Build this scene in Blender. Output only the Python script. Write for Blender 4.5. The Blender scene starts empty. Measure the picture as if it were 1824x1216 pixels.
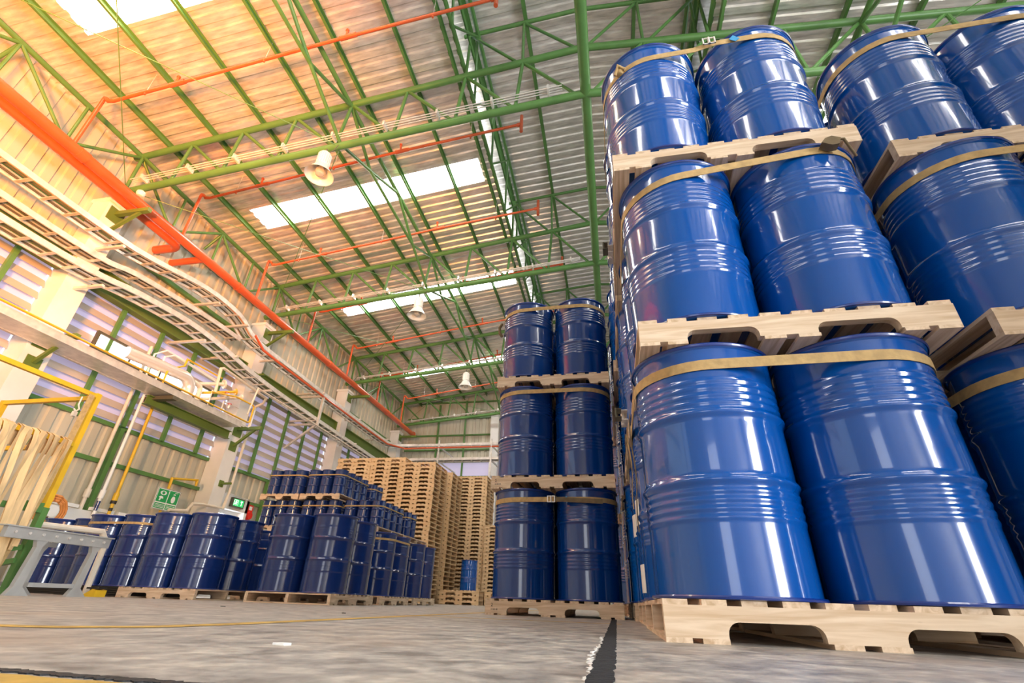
import bpy, bmesh, math, random
from mathutils import Vector, Matrix
random.seed(7)
SC = bpy.context.scene
COL = SC.collection
PI = math.pi

# ------------------------------------------------------------------ camera
Rm = ((0.98162331, -0.06301663, -0.18012377),
      (0.18822957, 0.47500445, 0.85961643),
      (0.03138946, -0.87772415, 0.47813703))   # rows: world axes, columns: right, down, forward
cam_data = bpy.data.cameras.new('camera')
cam = bpy.data.objects.new('camera', cam_data)
COL.objects.link(cam)
cam_data.sensor_width = 36.0
cam_data.lens = 854.9 / 1824 * 36.0
cam_data.clip_start = 0.02
cam_data.clip_end = 300
M = Matrix(((Rm[0][0], -Rm[0][1], -Rm[0][2], 0.0),
            (Rm[1][0], -Rm[1][1], -Rm[1][2], 0.0),
            (Rm[2][0], -Rm[2][1], -Rm[2][2], 0.0901),
            (0, 0, 0, 1)))
cam.matrix_world = M
SC.camera = cam

# ------------------------------------------------------------------ world, exposure, lights
world = bpy.data.worlds.new('daylight')
SC.world = world
world.use_nodes = True
wn = world.node_tree
wn.nodes.clear()
wo = wn.nodes.new('ShaderNodeOutputWorld')
wb = wn.nodes.new('ShaderNodeBackground')
wb.inputs[0].default_value = (0.80, 0.90, 1.0, 1)
wb.inputs[1].default_value = 1.0
wn.links.new(wb.outputs[0], wo.inputs[0])
SC.view_settings.view_transform = 'Standard'
SC.view_settings.look = 'None'
SC.view_settings.exposure = 0.35
SC.view_settings.gamma = 1.0
SC.view_settings.use_curve_mapping = False


def area(name, loc, rot, sx, sy, power, color):
    l = bpy.data.lights.new(name, 'AREA')
    l.shape = 'RECTANGLE'
    l.size = sx
    l.size_y = sy
    l.energy = power
    l.color = color
    o = bpy.data.objects.new(name, l)
    COL.objects.link(o)
    o.location = loc
    o.rotation_euler = rot
    return o


# daylight coming through the loading doors in the right wall and in the wall behind the camera
area('loading_door_daylight', (10.2, -4.6, 2.3), (0, PI / 2, 0), 4.4, 4.4, 1800, (0.92, 0.96, 1.0))
area('rear_door_daylight', (-1.4, -8.85, 1.9), (PI / 2, 0, 0), 2.6, 3.6, 60, (1.0, 0.97, 0.93))
# added warm spots with no source in the hall, washing the upper left orange
def spot(name, loc, aim, deg, power, color, size):
    l = bpy.data.lights.new(name, 'SPOT')
    l.energy = power
    l.color = color
    l.spot_size = math.radians(deg)
    l.spot_blend = 1.0
    l.shadow_soft_size = size
    o = bpy.data.objects.new(name, l)
    COL.objects.link(o)
    o.location = loc
    o.rotation_euler = (Vector(aim) - Vector(loc)).to_track_quat('-Z', 'Y').to_euler()
    return o


spot('added_warm_spot', (-4.6, -0.4, 3.6), (-9.6, 4.2, 9.0), 100, 5600, (1.0, 0.27, 0.0), 0.5)
spot('added_warm_spot_wide', (-2.5, -2.5, 2.6), (-9.6, 9.0, 7.5), 75, 3800, (1.0, 0.55, 0.22), 0.6)


# ------------------------------------------------------------------ materials
def nt(name):
    m = bpy.data.materials.new(name)
    m.use_nodes = True
    t = m.node_tree
    b = t.nodes['Principled BSDF']
    return m, t, b


def simple(name, col, rough=0.5, metal=0.0, noise=0.0, nscale=8.0, coat=0.0, bump=0.0, spec=0.5, stretch=(1, 1, 1)):
    m, t, b = nt(name)
    b.inputs['Base Color'].default_value = (*col, 1)
    b.inputs['Roughness'].default_value = rough
    b.inputs['Metallic'].default_value = metal
    b.inputs['Specular IOR Level'].default_value = spec
    b.inputs['Coat Weight'].default_value = coat
    b.inputs['Coat Roughness'].default_value = 0.04
    if noise or bump:
        tc = t.nodes.new('ShaderNodeTexCoord')
        mp = t.nodes.new('ShaderNodeMapping')
        mp.inputs['Scale'].default_value = stretch
        n = t.nodes.new('ShaderNodeTexNoise')
        n.inputs['Scale'].default_value = nscale
        n.inputs['Detail'].default_value = 5
        t.links.new(tc.outputs['Object'], mp.inputs[0])
        t.links.new(mp.outputs[0], n.inputs['Vector'])
        if noise:
            r = t.nodes.new('ShaderNodeMapRange')
            r.inputs['From Min'].default_value = 0.3
            r.inputs['From Max'].default_value = 0.7
            r.inputs['To Min'].default_value = 1 - noise
            r.inputs['To Max'].default_value = 1 + noise
            t.links.new(n.outputs['Fac'], r.inputs['Value'])
            h = t.nodes.new('ShaderNodeHueSaturation')
            h.inputs['Color'].default_value = (*col, 1)
            t.links.new(r.outputs[0], h.inputs['Value'])
            t.links.new(h.outputs[0], b.inputs['Base Color'])
        if bump:
            bp = t.nodes.new('ShaderNodeBump')
            bp.inputs['Strength'].default_value = bump
            bp.inputs['Distance'].default_value = 0.01
            t.links.new(n.outputs['Fac'], bp.inputs['Height'])
            t.links.new(bp.outputs[0], b.inputs['Normal'])
    return m


def wood(name, axis, c1, c2):
    m, t, b = nt(name)
    tc = t.nodes.new('ShaderNodeTexCoord')
    geo = t.nodes.new('ShaderNodeNewGeometry')
    add = t.nodes.new('ShaderNodeVectorMath')
    add.operation = 'ADD'
    sc = t.nodes.new('ShaderNodeVectorMath')
    sc.operation = 'SCALE'
    sc.inputs[0].default_value = (7.3, 9.1, 5.7)
    t.links.new(geo.outputs['Random Per Island'], sc.inputs['Scale'])
    t.links.new(tc.outputs['Object'], add.inputs[0])
    t.links.new(sc.outputs[0], add.inputs[1])
    mp = t.nodes.new('ShaderNodeMapping')
    s = [1.2, 16, 16] if axis == 0 else ([16, 1.2, 16] if axis == 1 else [16, 16, 1.2])
    mp.inputs['Scale'].default_value = s
    t.links.new(add.outputs[0], mp.inputs[0])
    n = t.nodes.new('ShaderNodeTexNoise')
    n.inputs['Scale'].default_value = 2.4
    n.inputs['Detail'].default_value = 6
    n.inputs['Distortion'].default_value = 0.8
    t.links.new(mp.outputs[0], n.inputs['Vector'])
    n2 = t.nodes.new('ShaderNodeTexVoronoi')
    n2.inputs['Scale'].default_value = 5.0
    mp2 = t.nodes.new('ShaderNodeMapping')
    mp2.inputs['Scale'].default_value = [1, 3, 3] if axis == 0 else ([3, 1, 3] if axis == 1 else [3, 3, 1])
    t.links.new(add.outputs[0], mp2.inputs[0])
    t.links.new(mp2.outputs[0], n2.inputs['Vector'])
    cr = t.nodes.new('ShaderNodeValToRGB')
    cr.color_ramp.elements[0].position = 0.32
    cr.color_ramp.elements[0].color = (*c2, 1)
    cr.color_ramp.elements[1].position = 0.62
    cr.color_ramp.elements[1].color = (*c1, 1)
    t.links.new(n.outputs['Fac'], cr.inputs[0])
    kn = t.nodes.new('ShaderNodeMapRange')
    kn.inputs['From Min'].default_value = 0.03
    kn.inputs['From Max'].default_value = 0.075
    kn.inputs['To Min'].default_value = 0.55
    kn.inputs['To Max'].default_value = 0.0
    t.links.new(n2.outputs['Distance'], kn.inputs['Value'])
    mx = t.nodes.new('ShaderNodeMix')
    mx.data_type = 'RGBA'
    mx.inputs['B'].default_value = (0.22, 0.10, 0.045, 1)
    t.links.new(kn.outputs[0], mx.inputs['Factor'])
    t.links.new(cr.outputs[0], mx.inputs['A'])
    hs = t.nodes.new('ShaderNodeHueSaturation')
    mr = t.nodes.new('ShaderNodeMapRange')
    mr.inputs['To Min'].default_value = 0.86
    mr.inputs['To Max'].default_value = 1.1
    t.links.new(geo.outputs['Random Per Island'], mr.inputs['Value'])
    t.links.new(mr.outputs[0], hs.inputs['Value'])
    t.links.new(mx.outputs['Result'], hs.inputs['Color'])
    t.links.new(hs.outputs[0], b.inputs['Base Color'])
    b.inputs['Roughness'].default_value = 0.7
    bp = t.nodes.new('ShaderNodeBump')
    bp.inputs['Strength'].default_value = 0.15
    bp.inputs['Distance'].default_value = 0.004
    t.links.new(n.outputs['Fac'], bp.inputs['Height'])
    t.links.new(bp.outputs[0], b.inputs['Normal'])
    return m


def emis(name, col, strength):
    m, t, b = nt(name)
    b.inputs['Base Color'].default_value = (*col, 1)
    b.inputs['Emission Color'].default_value = (*col, 1)
    b.inputs['Emission Strength'].default_value = strength
    b.inputs['Roughness'].default_value = 0.4
    return m


MAT = {}
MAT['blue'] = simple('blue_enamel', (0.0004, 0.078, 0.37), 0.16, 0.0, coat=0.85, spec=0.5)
MAT['blue_shaded'] = simple('shaded_blue_enamel', (0.001, 0.036, 0.20), 0.16, 0.0, coat=0.8, spec=0.5)  # same drum paint, darkened to put the middle stack's shade into the colour
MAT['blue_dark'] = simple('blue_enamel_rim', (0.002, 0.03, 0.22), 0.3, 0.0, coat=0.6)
MAT['navy_and_shaded'] = simple('navy_and_shaded_enamel', (0.006, 0.026, 0.15), 0.18, 0.0, coat=0.7)  # drum blue darkened to carry shade by the left wall; also colours kegs
MAT['wood_x'] = wood('pine_along_x', 0, (0.78, 0.61, 0.45), (0.58, 0.40, 0.25))
MAT['wood_y'] = wood('pine_along_y', 1, (0.76, 0.58, 0.42), (0.52, 0.35, 0.21))
MAT['wood_s'] = wood('stacked_pallet_pine', 0, (0.76, 0.55, 0.33), (0.58, 0.37, 0.18))
MAT['green'] = simple('green_paint', (0.10, 0.235, 0.062), 0.38, noise=0.12, nscale=3)
MAT['red'] = simple('red_pipe_paint', (0.62, 0.105, 0.03), 0.33, coat=0.3, noise=0.1, nscale=3)
MAT['yellow'] = simple('yellow_paint', (0.72, 0.44, 0.02), 0.4, noise=0.1, nscale=6)
MAT['column'] = simple('column_plaster', (0.80, 0.78, 0.76), 0.6, noise=0.06, nscale=2, bump=0.1)
MAT['sheet'] = simple('wall_sheet', (0.56, 0.52, 0.42), 0.45, noise=0.12, nscale=1.3, stretch=(1, 1, 0.3))
MAT['roof'] = simple('silver_foil', (0.80, 0.76, 0.73), 0.28, metal=0.55, noise=0.22, nscale=5, bump=0.9, stretch=(0.6, 3, 1))
MAT['steel'] = simple('galvanised_steel', (0.74, 0.70, 0.66), 0.38, metal=0.35, noise=0.15, nscale=8)
MAT['creampipe'] = simple('cream_insulation', (0.74, 0.66, 0.55), 0.4, noise=0.08, nscale=6)
MAT['foilpipe'] = simple('aluminium_cladding', (0.86, 0.80, 0.76), 0.25, metal=0.45)
MAT['greyframe'] = simple('grey_paint', (0.38, 0.37, 0.355), 0.5, noise=0.12, nscale=5)
MAT['black'] = simple('black_plastic', (0.02, 0.017, 0.015), 0.55)
MAT['dark'] = simple('dark_iron', (0.10, 0.09, 0.06), 0.55)
MAT['strap'] = simple('tan_webbing', (0.50, 0.33, 0.14), 0.75, noise=0.18, nscale=30, bump=0.3)
MAT['webbing'] = simple('pale_webbing', (0.72, 0.50, 0.26), 0.75, noise=0.12, nscale=9, bump=0.2, stretch=(1, 3, 0.6))
MAT['strapdark'] = simple('soiled_webbing', (0.16, 0.11, 0.055), 0.8, noise=0.3, nscale=18)
MAT['bluetag'] = simple('light_blue_tag', (0.05, 0.32, 0.62), 0.6)
MAT['white'] = simple('white_paint', (0.85, 0.85, 0.84), 0.45)
MAT['signgreen'] = simple('sign_green', (0.02, 0.35, 0.10), 0.4)
MAT['redbox'] = simple('red_enamel', (0.75, 0.03, 0.02), 0.35)
MAT['beam'] = simple('beam_green', (0.12, 0.19, 0.035), 0.45, noise=0.12, nscale=2)
MAT['blade'] = simple('louvre_blade', (0.52, 0.44, 0.38), 0.6)
MAT['lampwhite'] = simple('lamp_enamel', (0.85, 0.82, 0.76), 0.35)
MAT['asphalt'] = simple('joint_sealant', (0.012, 0.013, 0.016), 0.7, noise=0.4, nscale=60, bump=1.0)
MAT['plaster'] = simple('crumbled_plaster', (0.75, 0.74, 0.72), 0.8, noise=0.2, nscale=80)
MAT['ink'] = simple('stamp_ink', (0.03, 0.03, 0.05), 0.8)
MAT['card'] = simple('cardboard', (0.5, 0.24, 0.06), 0.8)
MAT['hose'] = simple('orange_hose', (0.65, 0.25, 0.06), 0.5)
MAT['lineyellow'] = simple('worn_line_paint', (0.52, 0.33, 0.06), 0.6, noise=0.35, nscale=14)
MAT['skylight'] = emis('skylight_sheet', (1.0, 0.985, 0.96), 11.0)
MAT['skylight_warm'] = emis('skylight_sheet_sunny', (1.0, 0.90, 0.68), 9.0)
MAT['backlit'] = emis('backlit_translucent_sheet', (0.50, 0.46, 0.64), 0.40)
MAT['window'] = emis('bright_window_pane', (0.90, 0.95, 1.0), 4.0)
MAT['exitgreen'] = emis('lit_exit_green', (0.02, 0.42, 0.12), 0.8)
MAT['exitwhite'] = emis('lit_exit_white', (0.8, 1.0, 0.85), 1.0)


def glass_mat():
    m, t, b = nt('bulb_glass')
    b.inputs['Base Color'].default_value = (0.95, 0.9, 0.82, 1)
    b.inputs['Roughness'].default_value = 0.08
    b.inputs['Transmission Weight'].default_value = 0.6
    return m


MAT['bulb'] = glass_mat()


def floor_mat():
    m, t, b = nt('worn_concrete')
    tc = t.nodes.new('ShaderNodeTexCoord')

    def noise(scale, det, stretch=(1, 1, 1), dist=0.0):
        mp = t.nodes.new('ShaderNodeMapping')
        mp.inputs['Scale'].default_value = stretch
        n = t.nodes.new('ShaderNodeTexNoise')
        n.inputs['Scale'].default_value = scale
        n.inputs['Detail'].default_value = det
        n.inputs['Distortion'].default_value = dist
        t.links.new(tc.outputs['Object'], mp.inputs[0])
        t.links.new(mp.outputs[0], n.inputs['Vector'])
        return n
    a = noise(9, 9, (1, 1.0, 1), 0.5)
    cr = t.nodes.new('ShaderNodeValToRGB')
    e = cr.color_ramp.elements
    e[0].position = 0.30
    e[0].color = (0.20, 0.185, 0.175, 1)
    e[1].position = 0.70
    e[1].color = (0.57, 0.535, 0.485, 1)
    k = e.new(0.48)
    k.color = (0.37, 0.355, 0.34, 1)
    t.links.new(a.outputs['Fac'], cr.inputs[0])
    c = noise(30, 7)
    cr2 = t.nodes.new('ShaderNodeValToRGB')
    cr2.color_ramp.elements[0].position = 0.35
    cr2.color_ramp.elements[0].color = (0.62, 0.60, 0.58, 1)
    cr2.color_ramp.elements[1].position = 0.65
    cr2.color_ramp.elements[1].color = (1.15, 1.12, 1.08, 1)
    t.links.new(c.outputs['Fac'], cr2.inputs[0])
    mx = t.nodes.new('ShaderNodeMix')
    mx.data_type = 'RGBA'
    mx.blend_type = 'MULTIPLY'
    mx.inputs['Factor'].default_value = 0.8
    t.links.new(cr.outputs[0], mx.inputs['A'])
    t.links.new(cr2.outputs[0], mx.inputs['B'])
    d = noise(2.0, 3)
    cr3 = t.nodes.new('ShaderNodeValToRGB')
    cr3.color_ramp.elements[0].position = 0.5
    cr3.color_ramp.elements[0].color = (0, 0, 0, 1)
    cr3.color_ramp.elements[1].position = 0.72
    cr3.color_ramp.elements[1].color = (0.5, 0.5, 0.5, 1)
    t.links.new(d.outputs['Fac'], cr3.inputs[0])
    mx2 = t.nodes.new('ShaderNodeMix')
    mx2.data_type = 'RGBA'
    mx2.inputs['B'].default_value = (0.40, 0.29, 0.21, 1)
    t.links.new(cr3.outputs[0], mx2.inputs['Factor'])
    t.links.new(mx.outputs['Result'], mx2.inputs['A'])
    t.links.new(mx2.outputs['Result'], b.inputs['Base Color'])
    rr = t.nodes.new('ShaderNodeMapRange')
    rr.inputs['To Min'].default_value = 0.32
    rr.inputs['To Max'].default_value = 0.62
    t.links.new(c.outputs['Fac'], rr.inputs['Value'])
    t.links.new(rr.outputs[0], b.inputs['Roughness'])
    bp = t.nodes.new('ShaderNodeBump')
    bp.inputs['Strength'].default_value = 0.25
    bp.inputs['Distance'].default_value = 0.004
    t.links.new(c.outputs['Fac'], bp.inputs['Height'])
    t.links.new(bp.outputs[0], b.inputs['Normal'])
    return m


MAT['floor'] = floor_mat()


# ------------------------------------------------------------------ mesh helpers
class MB:
    def __init__(self):
        self.v = []
        self.f = []

    def add(self, vs, fs):
        n = len(self.v)
        self.v += [tuple(p) for p in vs]
        self.f += [tuple(n + i for i in f) for f in fs]
        return self

    def box(self, x0, x1, y0, y1, z0, z1):
        return self.add([(x0, y0, z0), (x1, y0, z0), (x1, y1, z0), (x0, y1, z0),
                         (x0, y0, z1), (x1, y0, z1), (x1, y1, z1), (x0, y1, z1)],
                        [(0, 3, 2, 1), (4, 5, 6, 7), (0, 1, 5, 4), (1, 2, 6, 5), (2, 3, 7, 6), (3, 0, 4, 7)])

    def bar(self, p, q, w, h, up=(0, 0, 1)):
        p = Vector(p); q = Vector(q)
        d = (q - p).normalized()
        u = Vector(up)
        s = d.cross(u)
        if s.length < 1e-4:
            s = d.cross(Vector((1, 0, 0)))
        s.normalize()
        u = s.cross(d).normalized()
        a = s * (w / 2); b = u * (h / 2)
        vs = [p - a - b, p + a - b, p + a + b, p - a + b, q - a - b, q + a - b, q + a + b, q - a + b]
        return self.add(vs, [(0, 1, 2, 3), (7, 6, 5, 4), (0, 4, 5, 1), (1, 5, 6, 2), (2, 6, 7, 3), (3, 7, 4, 0)])

    def tube(self, pts, r, n=10, cap=True):
        pts = [Vector(p) for p in pts]
        base = len(self.v)
        rings = len(pts)
        ref = None
        for i, p in enumerate(pts):
            if i == 0:
                d = pts[1] - pts[0]
            elif i == rings - 1:
                d = pts[-1] - pts[-2]
            else:
                d = (pts[i + 1] - p).normalized() + (p - pts[i - 1]).normalized()
            d.normalize()
            if ref is None:
                ref = Vector((0, 0, 1)) if abs(d.z) < 0.9 else Vector((1, 0, 0))
            s = d.cross(ref).normalized()
            u = s.cross(d).normalized()
            ref = u
            k = 1.0
            if 0 < i < rings - 1:
                c = (pts[i + 1] - p).normalized().dot((p - pts[i - 1]).normalized())
                k = 1 / max(0.6, math.sqrt(max(0.0, (1 + c) / 2)))
            rr = r[i] if isinstance(r, (list, tuple)) else r
            for j in range(n):
                a = 2 * PI * j / n
                self.v.append(tuple(p + (s * math.cos(a) + u * math.sin(a)) * rr * (k if rings > 2 else 1)))
        for i in range(rings - 1):
            for j in range(n):
                a = base + i * n + j
                b = base + i * n + (j + 1) % n
                self.f.append((a, a + n, b + n, b))
        if cap:
            self.f.append(tuple(base + j for j in range(n)))
            self.f.append(tuple(base + (rings - 1) * n + j for j in reversed(range(n))))
        return self

    def lathe(self, prof, n=32, c=(0, 0, 0), cap=True):
        base = len(self.v)
        for (r, z) in prof:
            for j in range(n):
                a = 2 * PI * j / n
                self.v.append((c[0] + r * math.cos(a), c[1] + r * math.sin(a), c[2] + z))
        m = len(prof)
        for i in range(m - 1):
            for j in range(n):
                a = base + i * n + j
                b = base + i * n + (j + 1) % n
                self.f.append((a, b, b + n, a + n))
        if cap:
            self.f.append(tuple(base + j for j in reversed(range(n))))
            self.f.append(tuple(base + (m - 1) * n + j for j in range(n)))
        return self

    def prism(self, poly, axis, a0, a1):
        """poly: list of 2D points; axis 'y': poly in (x,z) extruded along y; 'x': poly (y,z) along x; 'z': (x,y) along z"""
        def P(p, a):
            if axis == 'y':
                return (p[0], a, p[1])
            if axis == 'x':
                return (a, p[0], p[1])
            return (p[0], p[1], a)
        n = len(poly)
        vs = [P(p, a0) for p in poly] + [P(p, a1) for p in poly]
        fs = [tuple(range(n)), tuple(reversed(range(n, 2 * n)))]
        for i in range(n):
            j = (i + 1) % n
            fs.append((i, i + n, j + n, j))
        return self.add(vs, fs)

    def mesh(self, name, mat, smooth=True, angle=35):
        me = bpy.data.meshes.new(name)
        me.from_pydata(self.v, [], self.f)
        me.materials.append(mat)
        bm = bmesh.new()
        bm.from_mesh(me)
        bmesh.ops.recalc_face_normals(bm, faces=bm.faces)
        bm.to_mesh(me)
        bm.free()
        if smooth:
            me.polygons.foreach_set('use_smooth', [True] * len(me.polygons))
            me.set_sharp_from_angle(angle=math.radians(angle))
        me.update()
        return me

    def build(self, name, mat, parent=None, loc=None, rz=0.0, smooth=True):
        return link(name, self.mesh(name, MAT[mat], smooth), parent, loc, rz)


def link(name, me, parent=None, loc=None, rz=0.0):
    o = bpy.data.objects.new(name, me)
    COL.objects.link(o)
    if parent is not None:
        o.parent = parent
    if loc is not None:
        o.location = loc
    if rz:
        o.rotation_euler = (0, 0, rz)
    return o


def tag(o, label, cat, group=None, kind=None):
    o['label'] = label
    o['category'] = cat
    if group:
        o['group'] = group
    if kind:
        o['kind'] = kind
    return o


def struct(o):
    o['kind'] = 'structure'
    return o


def empty(name, loc, rz=0.0):
    o = bpy.data.objects.new(name, None)
    COL.objects.link(o)
    o.location = loc
    o.rotation_euler = (0, 0, rz)
    o.empty_display_size = 0.2
    return o


def kids(o):
    return list(o.children)


def dup(o, loc, rz=0.0, parent=None):
    c = o.copy()
    COL.objects.link(c)
    c.location = loc
    c.rotation_euler = (0, 0, rz)
    for ch in kids(o):
        d = ch.copy()
        COL.objects.link(d)
        d.parent = c
        for g in kids(ch):
            e = g.copy()
            COL.objects.link(e)
            e.parent = d
    return c


ORD = ['first', 'second', 'third', 'fourth', 'fifth', 'sixth', 'seventh', 'eighth', 'ninth', 'tenth']


def nth(n):
    if n <= 10:
        return ORD[n - 1]
    s = 'th'
    if n % 100 not in (11, 12, 13):
        s = {1: 'st', 2: 'nd', 3: 'rd'}.get(n % 10, 'th')
    return '%d%s' % (n, s)


# ------------------------------------------------------------------ room shell
YB, YF = -9.0, 22.35          # wall behind the camera, far end wall
XW = 10.38                    # side wall planes
COLY = [0.65, 5.9, 11.07, 16.25, 21.45]     # column centres
TRY = [0.65, 5.8, 10.95, 16.1, 21.3]       # truss planes

fl = MB().box(-XW - 0.3, XW + 0.3, YB - 0.3, YF + 0.3, -0.2, 0.0).build('floor', 'floor')
struct(fl)


def corr_profile(a0, a1, pitch, depth, top=0.35, slope=0.12):
    """trapezoid corrugation: list of (a, offset)"""
    pts = []
    a = a0
    while a < a1 - 1e-6:
        for f, d in ((0, 0), (0.5 - top / 2 - slope, 0), (0.5 - top / 2, depth), (0.5 + top / 2, depth), (0.5 + top / 2 + slope, 0)):
            x = a + f * pitch
            if x <= a1:
                pts.append((x, d))
        a += pitch
    pts.append((a1, 0))
    return pts


def corr_sheet(mb, along, a0, a1, pitch, depth, pfun, thick=0.01, **kw):
    """pfun(a, off, t) -> 3D point; t in 0..1 along the rib"""
    pr = corr_profile(a0, a1, pitch, depth, **kw)
    n = len(pr)
    vs = []
    for off2 in (0, thick):
        for t in (0, 1):
            for a, d in pr:
                vs.append(pfun(a, d + off2, t))
    fs = []
    for i in range(n - 1):
        fs.append((i, i + 1, n + i + 1, n + i))
        fs.append((2 * n + i, 3 * n + i, 3 * n + i + 1, 2 * n + i + 1))
        fs.append((i, 2 * n + i, 2 * n + i + 1, i + 1))
        fs.append((n + i, n + i + 1, 3 * n + i + 1, 3 * n + i))
    fs.append((0, n, 3 * n, 2 * n))
    fs.append((n - 1, 3 * n - 1, 4 * n - 1, 2 * n - 1))
    mb.add(vs, fs)


def zroof(x):
    return 10.34 - 0.13 * abs(x)


def zmon(x):
    return 11.72 - 0.09 * abs(x)


# side roof slopes, left with openings for the skylight sheets
SKY = [(2.72, 3.5, 'warm'), (8.08, 8.84, ''), (12.78, 13.56, ''), (18.5, 19.2, '')]
SX0, SX1 = -9.02, -2.75


def roof_strip(mb, sgn, y0, y1, xa, xb):
    corr_sheet(mb, 'y', y0, y1, 0.26, 0.035,
               lambda a, d, t: (sgn * (xa + (xb - xa) * t), a, zroof(xa + (xb - xa) * t) - 0.035 + d), top=0.3, slope=0.1)


mb = MB()
ys = [YB]
for a, b, k in SKY:
    roof_strip(mb, -1, ys[-1], a, 2.45, 10.75)
    roof_strip(mb, -1, a, b, 2.45, -SX1)
    roof_strip(mb, -1, a, b, -SX0, 10.75)
    ys.append(b)
roof_strip(mb, -1, ys[-1], YF + 0.3, 2.45, 10.75)
roof_strip(mb, 1, YB, YF + 0.3, 2.45, 10.75)
for s in (-1, 1):
    corr_sheet(mb, 'y', YB, YF + 0.3, 0.26, 0.035,
               lambda a, d, t: (s * (3.1 * t), a, zmon(3.1 * t) - 0.035 + d), top=0.3, slope=0.1)
struct(mb.build('ceiling', 'roof'))
for i, (a, b, k) in enumerate(SKY):
    m = MB()
    corr_sheet(m, 'y', a, b, 0.13, 0.02,
               lambda q, d, t: (SX0 + (SX1 - SX0) * t, q, zroof(SX0 + (SX1 - SX0) * t) + 0.01 + d))
    struct(m.build('window_%d' % (i + 1), 'skylight_warm' if k else 'skylight'))
# skylights of the right slope and behind the camera, same rows
n = 5
for a, b, sg in ((8.08, 8.84, 1), (2.72, 3.5, 1), (-2.9, -2.2, -1), (-2.9, -2.2, 1)):
    m = MB()
    corr_sheet(m, 'y', a, b, 0.13, 0.02,
               lambda q, d, t: (sg * (2.75 + 6.27 * t), q, zroof(2.75 + 6.27 * t) - 0.06 + d))
    struct(m.build('window_%d' % n, 'skylight'))
    n += 1

# left wall: corrugated sheets low and high, louvre bays between the columns
LZ0, LZ1 = 3.2, 5.55


def wall_sheet(mb, x, y0, y1, z0, z1, sgn):
    corr_sheet(mb, 'y', y0, y1, 0.30, 0.04, lambda a, d, t: (x - sgn * d, a, z0 + (z1 - z0) * t), top=0.35, slope=0.07)


mb = MB()
DY0, DY1 = 11.45, 12.62       # exit door opening
wall_sheet(mb, -XW, YB, DY0, 0, LZ0, 1)
wall_sheet(mb, -XW, DY0, DY1, 2.45, LZ0, 1)
wall_sheet(mb, -XW, DY1, YF, 0, LZ0, 1)
wall_sheet(mb, -XW, YB, YF, 5.6, 9.0, 1)
struct(mb.build('wall_left', 'sheet'))
mb = MB()
wall_sheet(mb, XW, YB, -6.9, 0, LZ0, -1)
wall_sheet(mb, XW, -2.3, YF, 0, LZ0, -1)
wall_sheet(mb, XW, YB, -6.9, LZ0, 9.0, -1)
wall_sheet(mb, XW, -6.9, -2.3, 4.6, 9.0, -1)
wall_sheet(mb, XW, -2.3, YF, 5.0, 9.0, -1)
struct(mb.build('wall_right', 'sheet'))


def gable(mb, y, z0, sgn, xs=(-XW, XW)):
    pr = corr_profile(xs[0], xs[1], 0.34, 0.045, top=0.35, slope=0.07)
    k = len(pr)
    vs = []
    for off in (0, 0.012):
        for t in (0, 1):
            for a, d in pr:
                zz = z0 if t == 0 else (zroof(a) - 0.03 if abs(a) > 2.6 else zmon(a) - 0.03)
                vs.append((a, y + sgn * (d + off), zz))
    fs = []
    for i in range(k - 1):
        fs.append((i, i + 1, k + i + 1, k + i))
        fs.append((2 * k + i, 3 * k + i, 3 * k + i + 1, 2 * k + i + 1))
    mb.add(vs, fs)


mb = MB()
gable(mb, YF, 6.0, 1)
mb2 = MB()
pr = corr_profile(-XW, XW, 0.34, 0.045, top=0.35, slope=0.07)
corr_sheet(mb, 'x', -XW, XW, 0.34, 0.045, lambda a, d, t: (a, YF + d, 5.3 * t), top=0.35, slope=0.07)
struct(mb.build('wall_back', 'sheet'))
mb = MB()
gable(mb, YB, 5.4, -1)
corr_sheet(mb, 'x', -XW, -2.8, 0.34, 0.045, lambda a, d, t: (a, YB - d, 5.4 * t), top=0.35, slope=0.07)
corr_sheet(mb, 'x', -2.8, 0.0, 0.34, 0.045, lambda a, d, t: (a, YB - d, 3.8 + 1.6 * t), top=0.35, slope=0.07)
corr_sheet(mb, 'x', 0.0, XW, 0.34, 0.045, lambda a, d, t: (a, YB - d, 5.4 * t), top=0.35, slope=0.07)
struct(mb.build('wall_front', 'sheet'))
# translucent strip in the far end wall
m = MB().box(-XW, XW, YF, YF + 0.03, 5.3, 6.0)
struct(m.build('window_20', 'backlit', smooth=False))

# exit door
d = empty('door_1', (-XW, (DY0 + DY1) / 2, 0))
struct(d)
W2 = (DY1 - DY0) / 2
m = MB().box(-0.03, 0.22, -W2, -W2 + 0.1, 0, 2.45).box(-0.03, 0.22, W2 - 0.1, W2, 0, 2.45).box(-0.03, 0.22, -W2, W2, 2.08, 2.45)
m.build('door_frame', 'white', d, smooth=False)
m = MB().box(-0.02, 0.02, -W2 + 0.1, W2 - 0.1, 0.0, 0.95).box(-0.02, 0.02, -W2 + 0.1, -W2 + 0.2, 0.95, 2.08) \
    .box(-0.02, 0.02, W2 - 0.2, W2 - 0.1, 0.95, 2.08).box(-0.02, 0.02, -W2 + 0.2, W2 - 0.2, 1.98, 2.08)
for q in (-0.2, 0.0, 0.2):
    m.box(-0.02, 0.02, q - 0.012, q + 0.012, 0.95, 1.98)
m.build('door_leaf', 'white', d, smooth=False)
MB().box(-0.006, 0.0, -W2 + 0.2, W2 - 0.2, 0.95, 1.98).build('door_pane', 'window', d, smooth=False)
m = MB().tube([(0.02, 0.33, 1.0), (0.07, 0.33, 1.0), (0.07, 0.22, 1.0)], 0.012)
m.build('door_handle', 'steel', d)

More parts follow.
